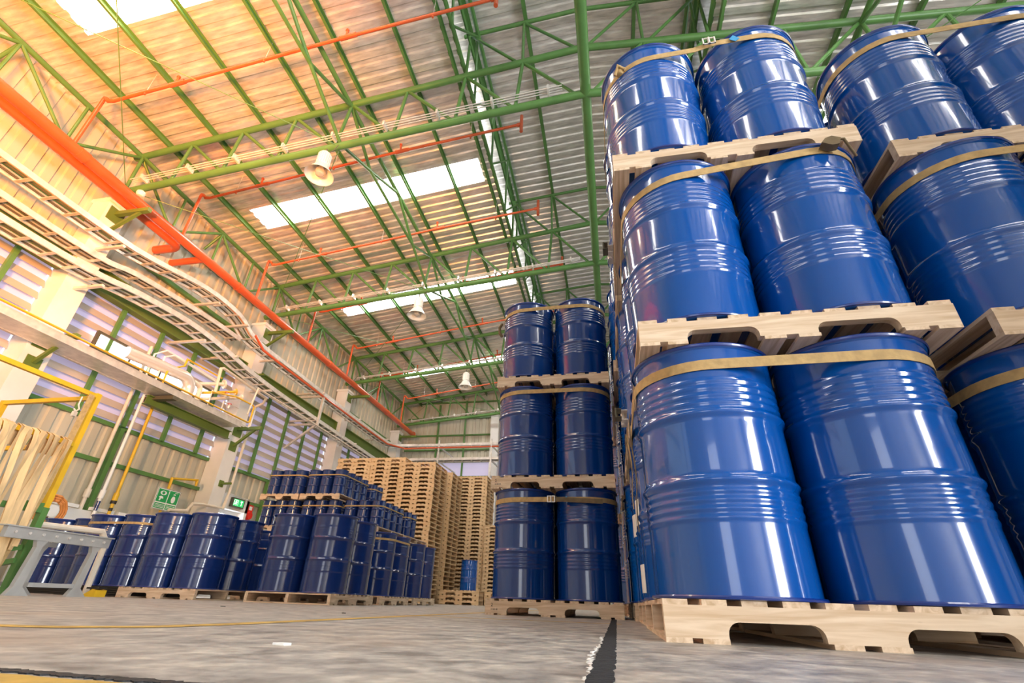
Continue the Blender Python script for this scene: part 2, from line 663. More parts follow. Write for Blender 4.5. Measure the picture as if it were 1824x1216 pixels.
# columns ------------------------------------------------------------
for i, y in enumerate(COLY):
    for s in (-1, 1):
        x = s * 10.14
        o = empty('concrete_column', (x, y, 0))
        m = MB().box(-0.22, 0.22, -0.22, 0.22, 0, 7.25)
        m.build('shaft', 'column', o, smooth=False)
        m = MB().box(-0.25, 0.25, -0.25, 0.25, 7.25, 7.33)
        m.build('cap_plate', 'white', o, smooth=False)
        for dx, dy in ((-0.12, -0.12), (0.12, 0.12)):
            MB().tube([(dx, dy, 7.33), (dx, dy, 7.5)], 0.015, 8).build('anchor_bolt', 'steel', o)
        side = 'left' if s < 0 else 'right'
        tag(o, 'off-white square concrete column on the %s wall, %s from the far end' % (side, nth(5 - i)), 'column', 'wall columns')
for s, nm in ((-1, 'beside the pallet stacks'), (1, 'hidden behind the drum rows')):
    o = empty('concrete_column', (s * 5.3, YF - 0.25, 0))
    MB().box(-0.2, 0.2, -0.2, 0.2, 0, 8.28).build('shaft', 'column', o, smooth=False)
    MB().box(-0.23, 0.23, -0.22, 0.2, 8.28, 8.34).build('cap_plate', 'white', o, smooth=False)
    tag(o, 'white square column against the far end wall ' + nm, 'column')

# green girts and beams on the left wall --------------------------------
BAYN = {0: 'nearest', 1: 'near middle', 2: 'far middle', 3: 'farthest'}
for b in range(4):
    y0 = COLY[b] + 0.24
    y1 = COLY[b + 1] - 0.24
    for z, w in ((2.4, 'lower'), (3.15, 'upper')):
        if b == 2 - 0 and z < 3:
            m = MB().box(-XW + 0.012, -XW + 0.09, DY1 + 0.05 if b == 2 else y0, y1, z - 0.04, z + 0.04) if False else MB().box(-XW + 0.012, -XW + 0.09, y0, y1, z - 0.04, z + 0.04)
        else:
            m = MB().box(-XW + 0.012, -XW + 0.09, y0, y1, z - 0.04, z + 0.04)
        if z < 3 and COLY[b] < DY0 < COLY[b + 1]:
            m = MB().box(-XW + 0.012, -XW + 0.09, DY1 + 0.04, y1, z - 0.04, z + 0.04)
        o = m.build('wall_girt', 'green', smooth=False)
        tag(o, 'green steel %s girt across the %s bay of the left wall' % (w, BAYN[b]), 'girt', 'left wall girts')
    for z in (6.75, 7.9):
        m = MB().box(-XW + 0.012, -XW + 0.10, y0, y1, z - 0.05, z + 0.05)
        o = m.build('wall_girt', 'green', smooth=False)
        tag(o, 'green steel girt at the %s of the high sheeting, %s bay' % ('foot' if z < 7 else 'top', BAYN[b]), 'girt', 'left wall girts')
    # deep I-beam between the columns
    xb = -10.15
    m = MB().box(xb - 0.02, xb + 0.02, y0, y1, 5.50, 5.93).box(xb - 0.10, xb + 0.10, y0, y1, 5.475, 5.50).box(xb - 0.10, xb + 0.10, y0, y1, 5.93, 5.955)
    for q in (y0 + 0.01, y1 - 0.04):
        m.box(xb - 0.10, xb + 0.10, q, q + 0.03, 5.50, 5.93)
    o = m.build('steel_beam', 'beam', smooth=False)
    tag(o, 'deep olive green steel beam above the louvres, %s bay' % BAYN[b], 'beam', 'beams along the left wall')
    # louvres
    o = empty('louvre_window', (-XW, (y0 + y1) / 2, LZ0))
    m = MB()
    L = (y1 - y0) / 2
    z = 0.02
    while z < LZ1 - LZ0 - 0.2:
        m.add([(0.10, -L, z), (0.10, L, z), (0.03, L, z + 0.155), (0.03, -L, z + 0.155),
               (0.108, -L, z), (0.108, L, z), (0.038, L, z + 0.16), (0.038, -L, z + 0.16)],
              [(0, 1, 2, 3), (7, 6, 5, 4), (0, 4, 5, 1), (1, 5, 6, 2), (2, 6, 7, 3), (3, 7, 4, 0)])
        z += 0.262
    m.build('blades', 'blade', o, smooth=False)
    MB().box(-0.03, -0.01, -L, L, 0, LZ1 - LZ0 + 0.1).build('translucent_sheet', 'backlit', o, smooth=False)
    k = 0
    yy = y0 + 1.03 if b else y0 + 1.0
    while yy < y1 - 0.3:
        MB().box(0.11, 0.18, yy - 0.04 - (y0 + y1) / 2, yy + 0.04 - (y0 + y1) / 2, -0.04, LZ1 - LZ0).build('mullion', 'green', o, smooth=False)
        yy += 1.03
    tag(o, 'wall louvre of slanted beige blades with green mullions, %s bay' % BAYN[b], 'louvre', 'left wall louvres')
# posts reaching the floor
for y, w in ((8.22, 'near middle'), (13.32, 'far middle'), (18.5, 'farthest'), (3.1, 'nearest')):
    m = MB().box(-XW + 0.05, -XW + 0.17, y - 0.05, y + 0.05, 0, 3.12)
    tag(m.build('wall_post', 'green', smooth=False), 'green steel post under the louvres in the %s bay' % w, 'post', 'left wall posts')
# bright strip window in the louvres of the near middle bay
o = empty('window_30', (-10.2, 8.5, 4.6))
struct(o)
MB().box(-0.03, -0.02, -1.6, 1.6, -0.14, 0.14).build('window_pane', 'window', o, smooth=False)
m = MB().box(-0.04, 0.02, -1.66, 1.66, 0.14, 0.19).box(-0.04, 0.02, -1.66, 1.66, -0.19, -0.14).box(-0.04, 0.02, -1.66, -1.6, -0.14, 0.14).box(-0.04, 0.02, 1.6, 1.66, -0.14, 0.14)
for q in (-0.8, 0, 0.8):
    m.box(-0.03, 0.0, q - 0.02, q + 0.02, -0.14, 0.14)
m.build('window_frame', 'dark', o, smooth=False)

# girts of the far end wall
for z, w in ((9.1, 'highest'), (8.25, 'second highest'), (7.35, 'third highest'), (6.62, 'fourth highest'), (6.02, 'just above the translucent strip'), (5.3, 'just below the translucent strip'), (3.0, 'lowest')):
    x1 = min(XW - 0.3, 10.0)
    m = MB().box(-x1, x1, YF - 0.075, YF - 0.005, z - 0.035, z + 0.035)
    tag(m.build('wall_girt', 'green', smooth=False), 'green horizontal girt on the far end wall, %s' % w, 'girt', 'end wall girts')
for iu, x in enumerate((-8.3, -6.9, -3.5, -1.2, 1.2, 3.5, 6.9, 8.3)):
    m = MB().box(x - 0.04, x + 0.04, YF - 0.14, YF - 0.08, 5.2, zroof(x) - 0.3)
    tag(m.build('wall_post', 'green', smooth=False), 'green upright on the far end wall, %s from its left corner' % nth(iu + 1), 'post', 'end wall uprights')

# ------------------------------------------------------------------ roof trusses
NX = [0, 1.2, 2.4, 3.66, 4.9, 6.17, 7.43, 8.66, 9.9]


def zb(x):
    x = abs(x)
    return 8.53 - 0.094 * x


def zm(x):
    return 10.0 - 0.13 * abs(x)


def zt(x):
    return 11.42 - 0.10 * abs(x)


def make_truss():
    o = empty('roof_truss', (0, 0, 0))
    m = MB().tube([(-10.1, 0, zb(10.1)), (0, 0, zb(0)), (10.1, 0, zb(10.1))], 0.075, 14)
    m.build('bottom_chord', 'green', o)
    m = MB().tube([(-10.1, 0, zm(10.1)), (0, 0, zm(0)), (10.1, 0, zm(10.1))], 0.07, 14)
    m.build('top_chord', 'green', o)
    m = MB().tube([(-2.55, 0, zt(2.55)), (0, 0, zt(0)), (2.55, 0, zt(2.55))], 0.045, 12)
    m.build('monitor_chord', 'green', o)
    for s in (-1, 1):
        for i in range(1, 9):
            x = NX[i]
            MB().tube([(s * x, 0, zm(x)), (s * (x + (0.12 if i < 8 else 0)), 0, zb(x))], 0.036, 10).build('web', 'green', o)
            x2 = NX[i - 1]
            MB().tube([(s * x, 0, zm(x)), (s * (x2 + 0.14), 0, zb(x2))], 0.036, 10).build('web', 'green', o)
        for i in (1, 2):
            x = NX[i]
            MB().tube([(s * x, 0, zt(x)), (s * x, 0, zm(x))], 0.032, 10).build('post', 'green', o)
            x2 = NX[i - 1]
            MB().tube([(s * x, 0, zt(x)), (s * (x2 + 0.08), 0, zm(x2))], 0.032, 10).build('brace', 'green', o)
    # service conduits clipped on top of the bottom chord
    for k in range(3):
        m = MB()
        m.tube([(-9.6, -0.09 - 0.05 * k, zb(9.6) + 0.12), (-0.4, -0.09 - 0.05 * k, zb(0.4) + 0.12)], 0.012, 6)
        m.build('conduit', 'steel', o)
    for q in range(9):
        x = -9.3 + q * 1.08
        MB().box(x - 0.02, x + 0.02, -0.23, -0.05, zb(x) + 0.05, zb(x) + 0.17).build('conduit_clip', 'steel', o, smooth=False)
    MB().tube([(0, 0, zb(0) - 0.02), (0, 0, zm(0))], 0.05, 12).build('king_post', 'green', o)
    return o


tr0 = make_truss()
TN = ['just behind the camera', 'nearest in view', 'second in view', 'third in view', 'beside the far end wall']
for i, y in enumerate(TRY):
    o = tr0 if i == 0 else dup(tr0, (0, 0, 0))
    o.location = (0, y, 0)
    tag(o, 'green tubular steel roof truss spanning the hall, %s' % TN[i], 'truss', 'roof trusses')

# ridge pipe along the hall
m = MB().tube([(0.03, -8.8, 8.55), (0.03, 21.9, 8.55)], 0.098, 16)
o = m.build('ridge_tube', 'green')
tag(o, 'thick green tube running lengthwise under the middle of the roof', 'tube')

# purlins -----------------------------------------------------------
PX = [-9.35, -8.22, -7.05, -5.88, -4.70, -3.52, -2.62]
for s in (1, -1):
    for i, x in enumerate(PX):
        x = x * s
        z = zroof(x) - 0.145
        m = MB()
        for k in range(1):
            m.box(x - 0.026, x + 0.026, YB + 0.05, YF - 0.02, z - 0.04, z - 0.033)
            m.box(x - 0.026, x - 0.019, YB + 0.05, YF - 0.02, z - 0.033, z + 0.083)
            m.box(x - 0.026, x + 0.026, YB + 0.05, YF - 0.02, z + 0.083, z + 0.09)
        o = m.build('purlin', 'green', smooth=False)
        tag(o, 'green channel purlin under the %s roof slope, %s from the eave' % ('left' if s > 0 else 'right', nth(i + 1)), 'purlin', 'roof purlins')
    for x, w in ((1.17, 'halfway up'), (2.42, 'at the edge of')):
        x = -x * s
        z = zmon(x) - 0.14
        m = MB().box(x - 0.035, x + 0.035, YB + 0.05, YF - 0.02, z - 0.09, z - 0.083)
        m.box(x - 0.035, x - 0.028, YB + 0.05, YF - 0.02, z - 0.083, z + 0.083).box(x - 0.035, x + 0.035, YB + 0.05, YF - 0.02, z + 0.083, z + 0.09)
        o = m.build('purlin', 'green', smooth=False)
        tag(o, 'green channel purlin %s the raised ridge roof, %s side' % (w, 'left' if s > 0 else 'right'), 'purlin', 'roof purlins')
    # lattice girder closing the monitor side, daylight slits between its tubes
    o = empty('monitor_girder', (-2.47 * s, 6.6, 0))
    for z, r, dx in ((10.02, 0.05, 0.0), (10.42, 0.03, -0.14), (10.78, 0.03, 0.10), (11.16, 0.045, 0.24)):
        MB().tube([(dx * s, -15.5, z), (dx * s, 15.6, z)], r, 10).build('rail', 'green', o)
    MB().box(-0.22 * s - 0.01, -0.22 * s + 0.01, -15.5, 15.6, 9.98, 11.02).build('fascia', 'beam', o, smooth=False)
    yy = -15.4
    up = True
    mm = 0
    while yy < 15.0:
        MB().tube([(0 if up else 0.22 * s, yy, 10.05 if up else 11.12), (0.22 * s if up else 0, yy + 0.86, 11.12 if up else 10.05)], 0.028, 8).build('lacing', 'green', o)
        yy += 0.86
        up = not up
    tag(o, 'green lattice girder along the %s side of the raised ridge vent' % ('left' if s > 0 else 'right'), 'girder', 'ridge vent girders')

# longitudinal braces at X = -4.9 and mirrored, one per bay
for s in (1, -1):
    x = -4.9 * s
    m = MB().tube([(x + 0.0, -8.8, 9.3), (x, YF - 0.2, 9.3)], 0.05, 12)
    tag(m.build('brace_tube', 'green'), 'green lengthwise tube through the middle of the %s truss halves' % ('left' if s > 0 else 'right'), 'tube', 'lengthwise brace tubes')
    for b in range(4):
        ya, yb_ = TRY[b], TRY[b + 1]
        o = empty('bay_brace', (x, (ya + yb_) / 2, 0))
        c = (ya + yb_) / 2
        A = (0, ya - c + 1.15, 8.64)
        B = (0, yb_ - c - 1.35, 8.66)
        T1 = (0, ya - c + 2.45, 9.28)
        T2 = (0, yb_ - c - 2.55, 9.28)
        for p, q in (((0, ya - c, 8.12), A), (A, T1), ((0, ya - c, 9.3), A), (A, B), (B, (0, yb_ - c, 9.3)), (B, (0, yb_ - c, 8.12)), (T2, B)):
            MB().tube([p, q], 0.036, 10).build('strut', 'green', o)
        tag(o, 'green tube bracing between roof trusses, %s half, %s bay' % ('left' if s > 0 else 'right', BAYN[b]), 'brace', 'truss bay braces')
        # thin cross rods at bottom chord level
        for p, q, w in (((x, ya, 8.02), (-9.85 * s, yb_, 7.62), 'outward'), ((-9.85 * s, ya, 7.66), (x, yb_, 8.06), 'inward')):
            r = MB().tube([p, q], 0.008, 6).build('tie_rod', 'green')
            tag(r, 'thin diagonal tie rod running %s under the %s roof, %s bay' % (w, 'left' if s > 0 else 'right', BAYN[b]), 'rod', 'diagonal tie rods')

# eave trusses along the side walls
for s in (1, -1):
    x = -9.92 * s
    for b in range(4):
        ya, yb_ = TRY[b], TRY[b + 1]
        c = (ya + yb_) / 2
        L = (yb_ - ya) / 2
        o = empty('eave_truss', (x, c, 0))
        MB().tube([(0, -L, 8.70), (0, L, 8.70)], 0.055, 12).build('top_chord', 'green', o)
        MB().tube([(0, -L, 7.62), (0, L, 7.62)], 0.055, 12).build('bottom_chord', 'green', o)
        q = [-L + L / 2 * k for k in range(5)]
        for a, bb in (((q[0]), q[1]), ((q[2]), q[1]), ((q[2]), q[3]), ((q[4]), q[3])):
            MB().tube([(0, a, 8.68), (0, bb, 7.64)], 0.034, 10).build('web', 'green', o)
        for k in (1, 2, 3):
            MB().tube([(0, q[k], 8.68), (0, q[k], 7.64)], 0.03, 10).build('web', 'green', o)
        MB().tube([(0, q[2], 8.66), (-0.40 * s, q[2], 8.2)], 0.034, 10).build('wall_strut', 'green', o)
        tag(o, 'green tubular eave truss above the %s wall, %s bay' % ('left' if s > 0 else 'right', BAYN[b]), 'truss', 'eave trusses')

# ------------------------------------------------------------------ drums and pallets
PH = 0.12      # pallet height
DH = 0.90      # drum height
LV = 1.02      # level pitch
PW = 1.14      # pallet side


def drum_profile(r, h, fine=True):
    def bump(z, c, w):
        t = (z - c) / w
        return math.exp(-t * t)
    zs = [0.012, 0.02]
    k = 0.02
    step = 0.006 if fine else 0.0125
    while k < 0.88:
        k += step
        zs.append(k)
    out = [(r - 0.028, 0.0), (r + 0.0005, 0.0), (r + 0.006, 0.004), (r + 0.006, 0.010)]
    for z in zs:
        if z >= 0.882:
            continue
        rr = r - 0.004
        rr += 0.0115 * bump(z, 0.618, 0.014) + 0.0115 * bump(z, 0.372, 0.014)
        for c in (0.655, 0.684, 0.713, 0.742, 0.333, 0.304, 0.275, 0.246):
            rr += 0.0042 * bump(z, c, 0.0085)
        out.append((rr, z))
    out += [(r + 0.006, 0.886), (r + 0.0065, 0.893), (r + 0.002, 0.899), (r - 0.004, 0.90), (r - 0.009, 0.893), (r - 0.012, 0.884)]
    s = h / 0.90
    return [(a, b * s) for a, b in out]


def make_drum(name, r, h, n, fine, mat, parts=True):
    o = link(name, MB().lathe(drum_profile(r, h, fine), n, cap=True).mesh('drum_shell', MAT[mat], True, 50))
    if parts:
        MB().lathe([(r + 0.0065, h * 0.982), (r + 0.0092, h * 0.986), (r + 0.0098, h * 0.994), (r + 0.006, h * 1.0), (r - 0.004, h * 1.0), (r - 0.006, h * 0.99)], n, cap=False).build('top_rim', 'blue_dark', o)
        m = MB().lathe([(r + 0.0005, 0.0), (r + 0.0085, 0.002), (r + 0.0095, 0.008), (r + 0.0065, 0.0125)], n, cap=False)
        m.build('bottom_rim', 'blue_dark', o)
        m = MB().lathe([(0.0, h - 0.004), (0.030, h - 0.004), (0.034, h - 0.008), (0.034, h - 0.018)], 20, c=(-0.18, 0.0, 0), cap=False)
        m.build('bung', 'steel', o)
        # welded side seam
        m = MB()
        pr = [(a, b) for a, b in drum_profile(r, h, fine) if 0.02 < b < 0.87]
        a0 = 0.0
        vs = []
        for a, b in pr:
            for da in (-0.004, 0.004):
                vs.append(((a + 0.0008) * math.cos(a0 + da), (a + 0.0008) * math.sin(a0 + da), b))
        m.add(vs, [(2 * i, 2 * i + 1, 2 * i + 3, 2 * i + 2) for i in range(len(pr) - 1)])
        m.build('side_seam', 'blue', o)
    return o


BX = []                          # deck board positions
TB = [i * (PW - 0.078) / 9 for i in range(10)]
BB = [0.0, 0.108, 0.470, 0.592, 0.954, 1.062]


def stringer_poly(L, h):
    def notch(a, b):
        r = 0.035
        top = 0.046
        pts = [(a, 0.0), (a, 0.012)]
        for k in range(1, 6):
            t = k / 5 * PI / 2
            pts.append((a + r * (1 - math.cos(t)), 0.012 + (top - 0.012) * math.sin(t)))
        for k in range(0, 5):
            t = PI / 2 - k / 5 * PI / 2
            pts.append((b - r * (1 - math.cos(t)), 0.012 + (top - 0.012) * math.sin(t)))
        pts += [(b, 0.012), (b, 0.0)]
        return pts
    p = [(0, 0)] + notch(0.185, 0.455) + notch(0.665, 0.945) + [(L, 0), (L, h), (0, h)]
    return p


def make_pallet(name, parts=True, matx='wood_x', maty='wood_y'):
    zt0, zt1, zb1 = PH - 0.017, PH, 0.014
    if parts:
        o = empty(name, (0, 0, 0))
        for y in (0.0, PW / 2 - 0.02, PW - 0.04):
            m = MB().prism([(a, b + zb1) for a, b in stringer_poly(PW, zt0 - zb1)], 'y', y, y + 0.04)
            m.build('stringer', matx, o, smooth=False)
        rr = random.Random(3)
        for i, x in enumerate(TB):
            dz = rr.uniform(-0.0015, 0.0)
            MB().box(x, x + 0.078 + rr.uniform(-0.004, 0), rr.uniform(0, 0.006), PW - rr.uniform(0, 0.006), zt0, zt1 + dz).build('deck_board', maty, o, smooth=False)
        for x in BB:
            MB().box(x, x + 0.078, 0, PW, 0, zb1).build('bottom_board', maty, o, smooth=False)
        return o
    m = MB()
    for y in (0.0, PW / 2 - 0.02, PW - 0.04):
        m.prism([(a, b + zb1) for a, b in stringer_poly(PW, zt0 - zb1)], 'y', y, y + 0.04)
    for x in TB:
        m.box(x, x + 0.078, 0, PW, zt0, zt1)
    for x in BB:
        m.box(x, x + 0.078, 0, PW, 0, zb1)
    return m.build(name, matx, smooth=False)


DRUM_FIRST = {}


def place(kind, maker, loc, rz=0.0):
    if kind not in DRUM_FIRST:
        o = maker()
        DRUM_FIRST[kind] = o
        o.location = loc
        o.rotation_euler = (0, 0, rz)
        return o
    return dup(DRUM_FIRST[kind], loc, rz)


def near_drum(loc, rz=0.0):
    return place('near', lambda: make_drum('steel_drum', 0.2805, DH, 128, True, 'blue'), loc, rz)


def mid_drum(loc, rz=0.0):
    return place('mid', lambda: make_drum('steel_drum', 0.2805, DH, 72, True, 'blue_shaded'), loc, rz)


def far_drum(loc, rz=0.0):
    return place('far', lambda: make_drum('steel_drum', 0.2805, DH, 48, False, 'navy_and_shaded'), loc, rz)


def near_pallet(loc, rz=0.0):
    return place('pallet', lambda: make_pallet('wooden_pallet', True), loc, rz)


def far_pallet(loc, rz=0.0):
    return place('fpallet', lambda: make_pallet('wooden_pallet', False, 'wood_s'), loc, rz)


def rot_origin(x, y, z, quarter):
    """pallet lower left corner stays put when turned by 90 degrees"""
    return ((x + PW, y, z), PI / 2) if quarter else ((x, y, z), 0.0)


def strap_path(cx, cy, hx, hy, r, zf, n=9):
    """closed loop round four circles; zf(x, y) gives height"""
    pts = []
    for sx, sy, a0 in ((1, -1, -PI / 2), (1, 1, 0), (-1, 1, PI / 2), (-1, -1, PI)):
        for k in range(n + 1):
            a = a0 + PI / 2 * k / n
            pts.append((cx + sx * hx + r * math.cos(a), cy + sy * hy + r * math.sin(a), a))
    # extra points on the straights
    out = []
    m = len(pts)
    for i in range(m):
        p = pts[i]
        q = pts[(i + 1) % m]
        out.append((p[0], p[1]))
        d = math.hypot(q[0] - p[0], q[1] - p[1])
        if d > 0.15:
            for k in range(1, 5):
                out.append((p[0] + (q[0] - p[0]) * k / 5, p[1] + (q[1] - p[1]) * k / 5))
    return [(x, y, zf(x, y)) for x, y in out]


def ribbon(mb, pts, w, t, closed=True, nrm=None):
    """flat band: width w along z, thickness t outward"""
    n = len(pts)
    base = len(mb.v)
    for i, p in enumerate(pts):
        a = pts[(i - 1) % n] if (closed or i > 0) else p
        b = pts[(i + 1) % n] if (closed or i < n - 1) else p
        d = Vector((b[0] - a[0], b[1] - a[1], 0))
        if d.length < 1e-6:
            d = Vector((1, 0, 0))
        d.normalize()
        o = Vector((d.y, -d.x, 0)) * t if nrm is None else Vector(nrm) * t
        for dz, k in ((-w / 2, 0), (-w / 2, 1), (w / 2, 1), (w / 2, 0)):
            mb.v.append((p[0] + o.x * k, p[1] + o.y * k, p[2] + dz))
    m = n if closed else n - 1
    for i in range(m):
        j = (i + 1) % n
        for k in range(4):
            l = (k + 1) % 4
            mb.f.append((base + 4 * i + k, base + 4 * i + l, base + 4 * j + l, base + 4 * j + k))
    if not closed:
        mb.f.append((base, base + 3, base + 2, base + 1))
        e = base + 4 * (n - 1)
        mb.f.append((e, e + 1, e + 2, e + 3))


def strap(cx, cy, zf, label, w=0.042, r=0.2895, h=0.285, hy=None, buckle=None, group='ratchet straps around the drums'):
    m = MB()
    ribbon(m, strap_path(cx, cy, h, h if hy is None else hy, r, zf), w, 0.003)
    o = m.build('ratchet_strap', 'strap')
    tag(o, label, 'strap', group)
    if buckle:
        bx, by = buckle
        z = zf(bx, by)
        b = MB()
        b.box(bx - 0.035, bx + 0.035, by - 0.022, by - 0.016, z - 0.028, z - 0.022).box(bx - 0.035, bx + 0.035, by - 0.022, by - 0.016, z + 0.022, z + 0.028)
        b.box(bx - 0.035, bx - 0.028, by - 0.024, by - 0.016, z - 0.028, z + 0.028).box(bx + 0.028, bx + 0.035, by - 0.024, by - 0.016, z - 0.028, z + 0.028)
        b.tube([(bx, by - 0.02, z - 0.028), (bx, by - 0.02, z + 0.028)], 0.007, 8)
        b.build('buckle', 'steel', o)
        t = MB()
        t.prism([(bx + 0.11, z - 0.005), (bx + 0.135, z + 0.028), (bx + 0.165, z - 0.01), (bx + 0.14, z - 0.03)], 'y', by - 0.012, by - 0.009)
        t.build('tag', 'bluetag', o, smooth=False)
    return o


def stack(x0, y0, name, levels, dx=(0, 0, 0), dy=(0, 0, 0), near=True, labelf=None, dgroup=None, skip=()):
    for l in range(levels):
        X = x0 + dx[l]
        Y = y0 + dy[l]
        z = LV * l
        p = near_pallet((X, Y, z)) if near else far_pallet((X, Y, z))
        lv = ['bottom', 'middle', 'top'][l]
        tag(p, 'pale pine pallet, %s of the three in %s' % (lv, name), 'pallet', 'pallets under the stacked drums')
        for ix in (0, 1):
            for iy in (0, 1):
                cx = X + PW / 2 + (ix - 0.5) * 0.585
                cy = Y + PW / 2 + (iy - 0.5) * 0.585
                ang = 1.35 + 0.3 * l + 0.4 * iy          # seam turned to the back
                if name == 'the nearest stack' and l == 0 and ix == 0 and iy == 0:
                    ang = -2.10
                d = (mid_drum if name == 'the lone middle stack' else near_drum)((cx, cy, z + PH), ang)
                pos = ['front', 'back'][iy] + ' ' + ['left', 'right'][ix]
                tag(d, 'glossy blue steel drum, %s, %s pallet, %s' % (pos, lv, name), 'drum', dgroup or 'tall stacks of blue drums')


# nearest stack A, right edge stack, middle stack
ADX = (0.0, 0.018, -0.018)
ADY = (0.0, -0.01, 0.0)
stack(0.142, 1.79, 'the nearest stack', 3, ADX, ADY)
stack(1.475, 1.86, 'the stack cut by the right edge', 3, (0.0, 0.0, 0.0), (0.03, 0.0, 0.06))
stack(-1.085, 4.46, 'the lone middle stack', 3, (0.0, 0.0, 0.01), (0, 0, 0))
for k in range(1, 5):
    stack(0.142 + (0.0, 0.012, -0.01, -0.03, -0.19)[k], 1.79 + 1.21 * k, 'the %s stack behind the nearest' % ORD[k - 1], 3,
          (0, -0.015 if k == 1 else 0.01, -0.02), dgroup='blue drums in the rows behind')
for k in range(1, 4):
    stack(1.49, 1.90 + 1.21 * k, 'the %s stack behind the right edge stack' % ORD[k - 1], 3, (0, 0.01, -0.01), dgroup='blue drums in the rows behind')

# added unseen stack, outside the picture, put there for shading the right edge stack
stack(2.86, 0.42, 'the added unseen stack right of the right edge stack', 3, dgroup='blue drums in the rows behind')
# straps on the nearest stack
ax, ay = 0.142 + PW / 2, 1.79 + PW / 2
strap(ax, ay, lambda x, y: PH + 0.808 + 0.006 * (x - ax), 'taut tan ratchet strap round the bottom drums of the nearest stack')
s1 = strap(ax + ADX[1], ay - 0.01, lambda x, y: LV + PH + 0.822 + 0.055 * (x - ax) / 0.57, 'tan ratchet strap round the middle drums of the nearest stack')
strap(ax + ADX[2], ay, lambda x, y: 2 * LV + PH + 0.770 + (0.03 if x > ax else 0.0) + 0.02 * (x - ax), 'tan ratchet strap with knot and buckle round the top drums, nearest stack',
      buckle=(ax + 0.01, ay - 0.285 - 0.2925))
# dark ratchet handle on the middle strap
m = MB()
hx, hy, hz = ax + ADX[1] + 0.40, ay - 0.01 - 0.285 - 0.287, LV + PH + 0.862
m.prism([(hx - 0.07, hz - 0.005), (hx - 0.03, hz - 0.028), (hx + 0.0, hz - 0.025), (hx + 0.015, hz + 0.012), (hx - 0.02, hz + 0.03), (hx - 0.05, hz + 0.02)], 'y', hy - 0.045, hy - 0.005)
m.build('ratchet_handle', 'strapdark', s1, smooth=False)
MB().tube([(hx - 0.02, hy - 0.03, hz + 0.02), (hx + 0.03, hy - 0.035, hz + 0.01), (hx + 0.05, hy - 0.02, hz - 0.04), (hx + 0.08, hy + 0.01, hz - 0.06)], 0.006, 8).build('loose_cord', 'strapdark', s1)
# knot on the top strap
kx, ky, kz = ax - 0.285 - 0.19 + ADX[2], ay - 0.285 - 0.232, 2 * LV + PH + 0.762
m = MB()
m.lathe([(0.0, -0.026), (0.016, -0.024), (0.026, -0.010), (0.024, 0.008), (0.014, 0.024), (0.0, 0.026)], 12, c=(kx, ky, kz), cap=False)
m.tube([(kx - 0.03, ky - 0.004, kz - 0.03), (kx - 0.01, ky - 0.028, kz + 0.018), (kx + 0.03, ky - 0.022, kz - 0.012)], 0.009, 8)
o = m.build('webbing_knot', 'strap')
tag(o, 'bunched knot of tan webbing on the top left drum of the nearest stack', 'knot')


def hanging(pts, w, nrm, t=0.003):
    """flat strap hanging along a path; width vector perpendicular to nrm and path"""
    mb = MB()
    nv = Vector(nrm).normalized()
    n = len(pts)
    for i, p in enumerate(pts):
        a = Vector(pts[max(0, i - 1)])
        b = Vector(pts[min(n - 1, i + 1)])
        d = (b - a).normalized()
        s = d.cross(nv).normalized() * (w / 2)
        for k in (-1, 1):
            mb.v.append(tuple(Vector(p) + s * k))
        for k in (1, -1):
            mb.v.append(tuple(Vector(p) + s * k + nv * t))
    for i in range(n - 1):
        for k in range(4):
            l = (k + 1) % 4
            mb.f.append((4 * i + k, 4 * i + l, 4 * i + 4 + l, 4 * i + 4 + k))
    mb.f.append((0, 3, 2, 1))
    e = 4 * (n - 1)
    mb.f.append((e, e + 1, e + 2, e + 3))
    return mb


# strap ratchets and loose tails hanging on the left flank of the nearest stack
xs = 0.142 - 0.03
for i, (y, z0, z1, lab, mt) in enumerate((
        (2.14, 0.86, 0.36, 'soiled brown strap tail hanging down the left flank of the nearest stack', 'strapdark'),
        (2.44, 0.93, 0.50, 'tan strap tail hanging beside the ratchet on the nearest stack', 'strap'),
        (2.25, 1.93, 1.45, 'brown strap tail hanging on the left flank, middle drums of the nearest stack', 'strapdark'))):
    pts = [(xs - 0.005 * math.sin(k * 1.1), y + 0.012 * math.sin(k * 0.9), z0 + (z1 - z0) * k / 8) for k in range(9)]
    o = hanging(pts, 0.042, (-1, 0, 0)).build('strap_tail', mt)
    tag(o, lab, 'strap', 'loose strap tails')
for y, z, lab in ((2.36, 0.92, 'lower'), (2.36, 1.96, 'upper')):
    o = empty('strap_ratchet', (xs - 0.012, y, z))
    MB().box(-0.02, 0.01, -0.06, 0.06, -0.026, -0.022).box(-0.02, 0.01, -0.06, 0.06, 0.022, 0.026).build('frame', 'steel', o, smooth=False)
    MB().tube([(-0.01, 0, -0.034), (-0.01, 0, 0.034)], 0.012, 12).build('spool', 'steel', o)
    MB().box(-0.05, -0.02, -0.09, -0.02, -0.022, -0.018).box(-0.05, -0.02, -0.09, -0.02, 0.018, 0.022).tube([(-0.045, -0.088, -0.024), (-0.045, -0.088, 0.024)], 0.006, 8).build('handle', 'dark', o)
    tag(o, 'steel strap ratchet on the left flank of the nearest stack, %s one' % lab, 'ratchet')
# bigger loop of loose webbing
pts = [(xs - 0.02, 2.30 + 0.10 * math.sin(t * PI / 8), 0.80 - 0.13 * (1 - math.cos(t * PI / 8)) / 2 * 1.5) for t in range(0, 17)]
o = hanging(pts, 0.03, (-1, 0, 0)).build('strap_loop', 'strapdark')
tag(o, 'loose dark loop of webbing under the ratchet of the nearest stack', 'strap')

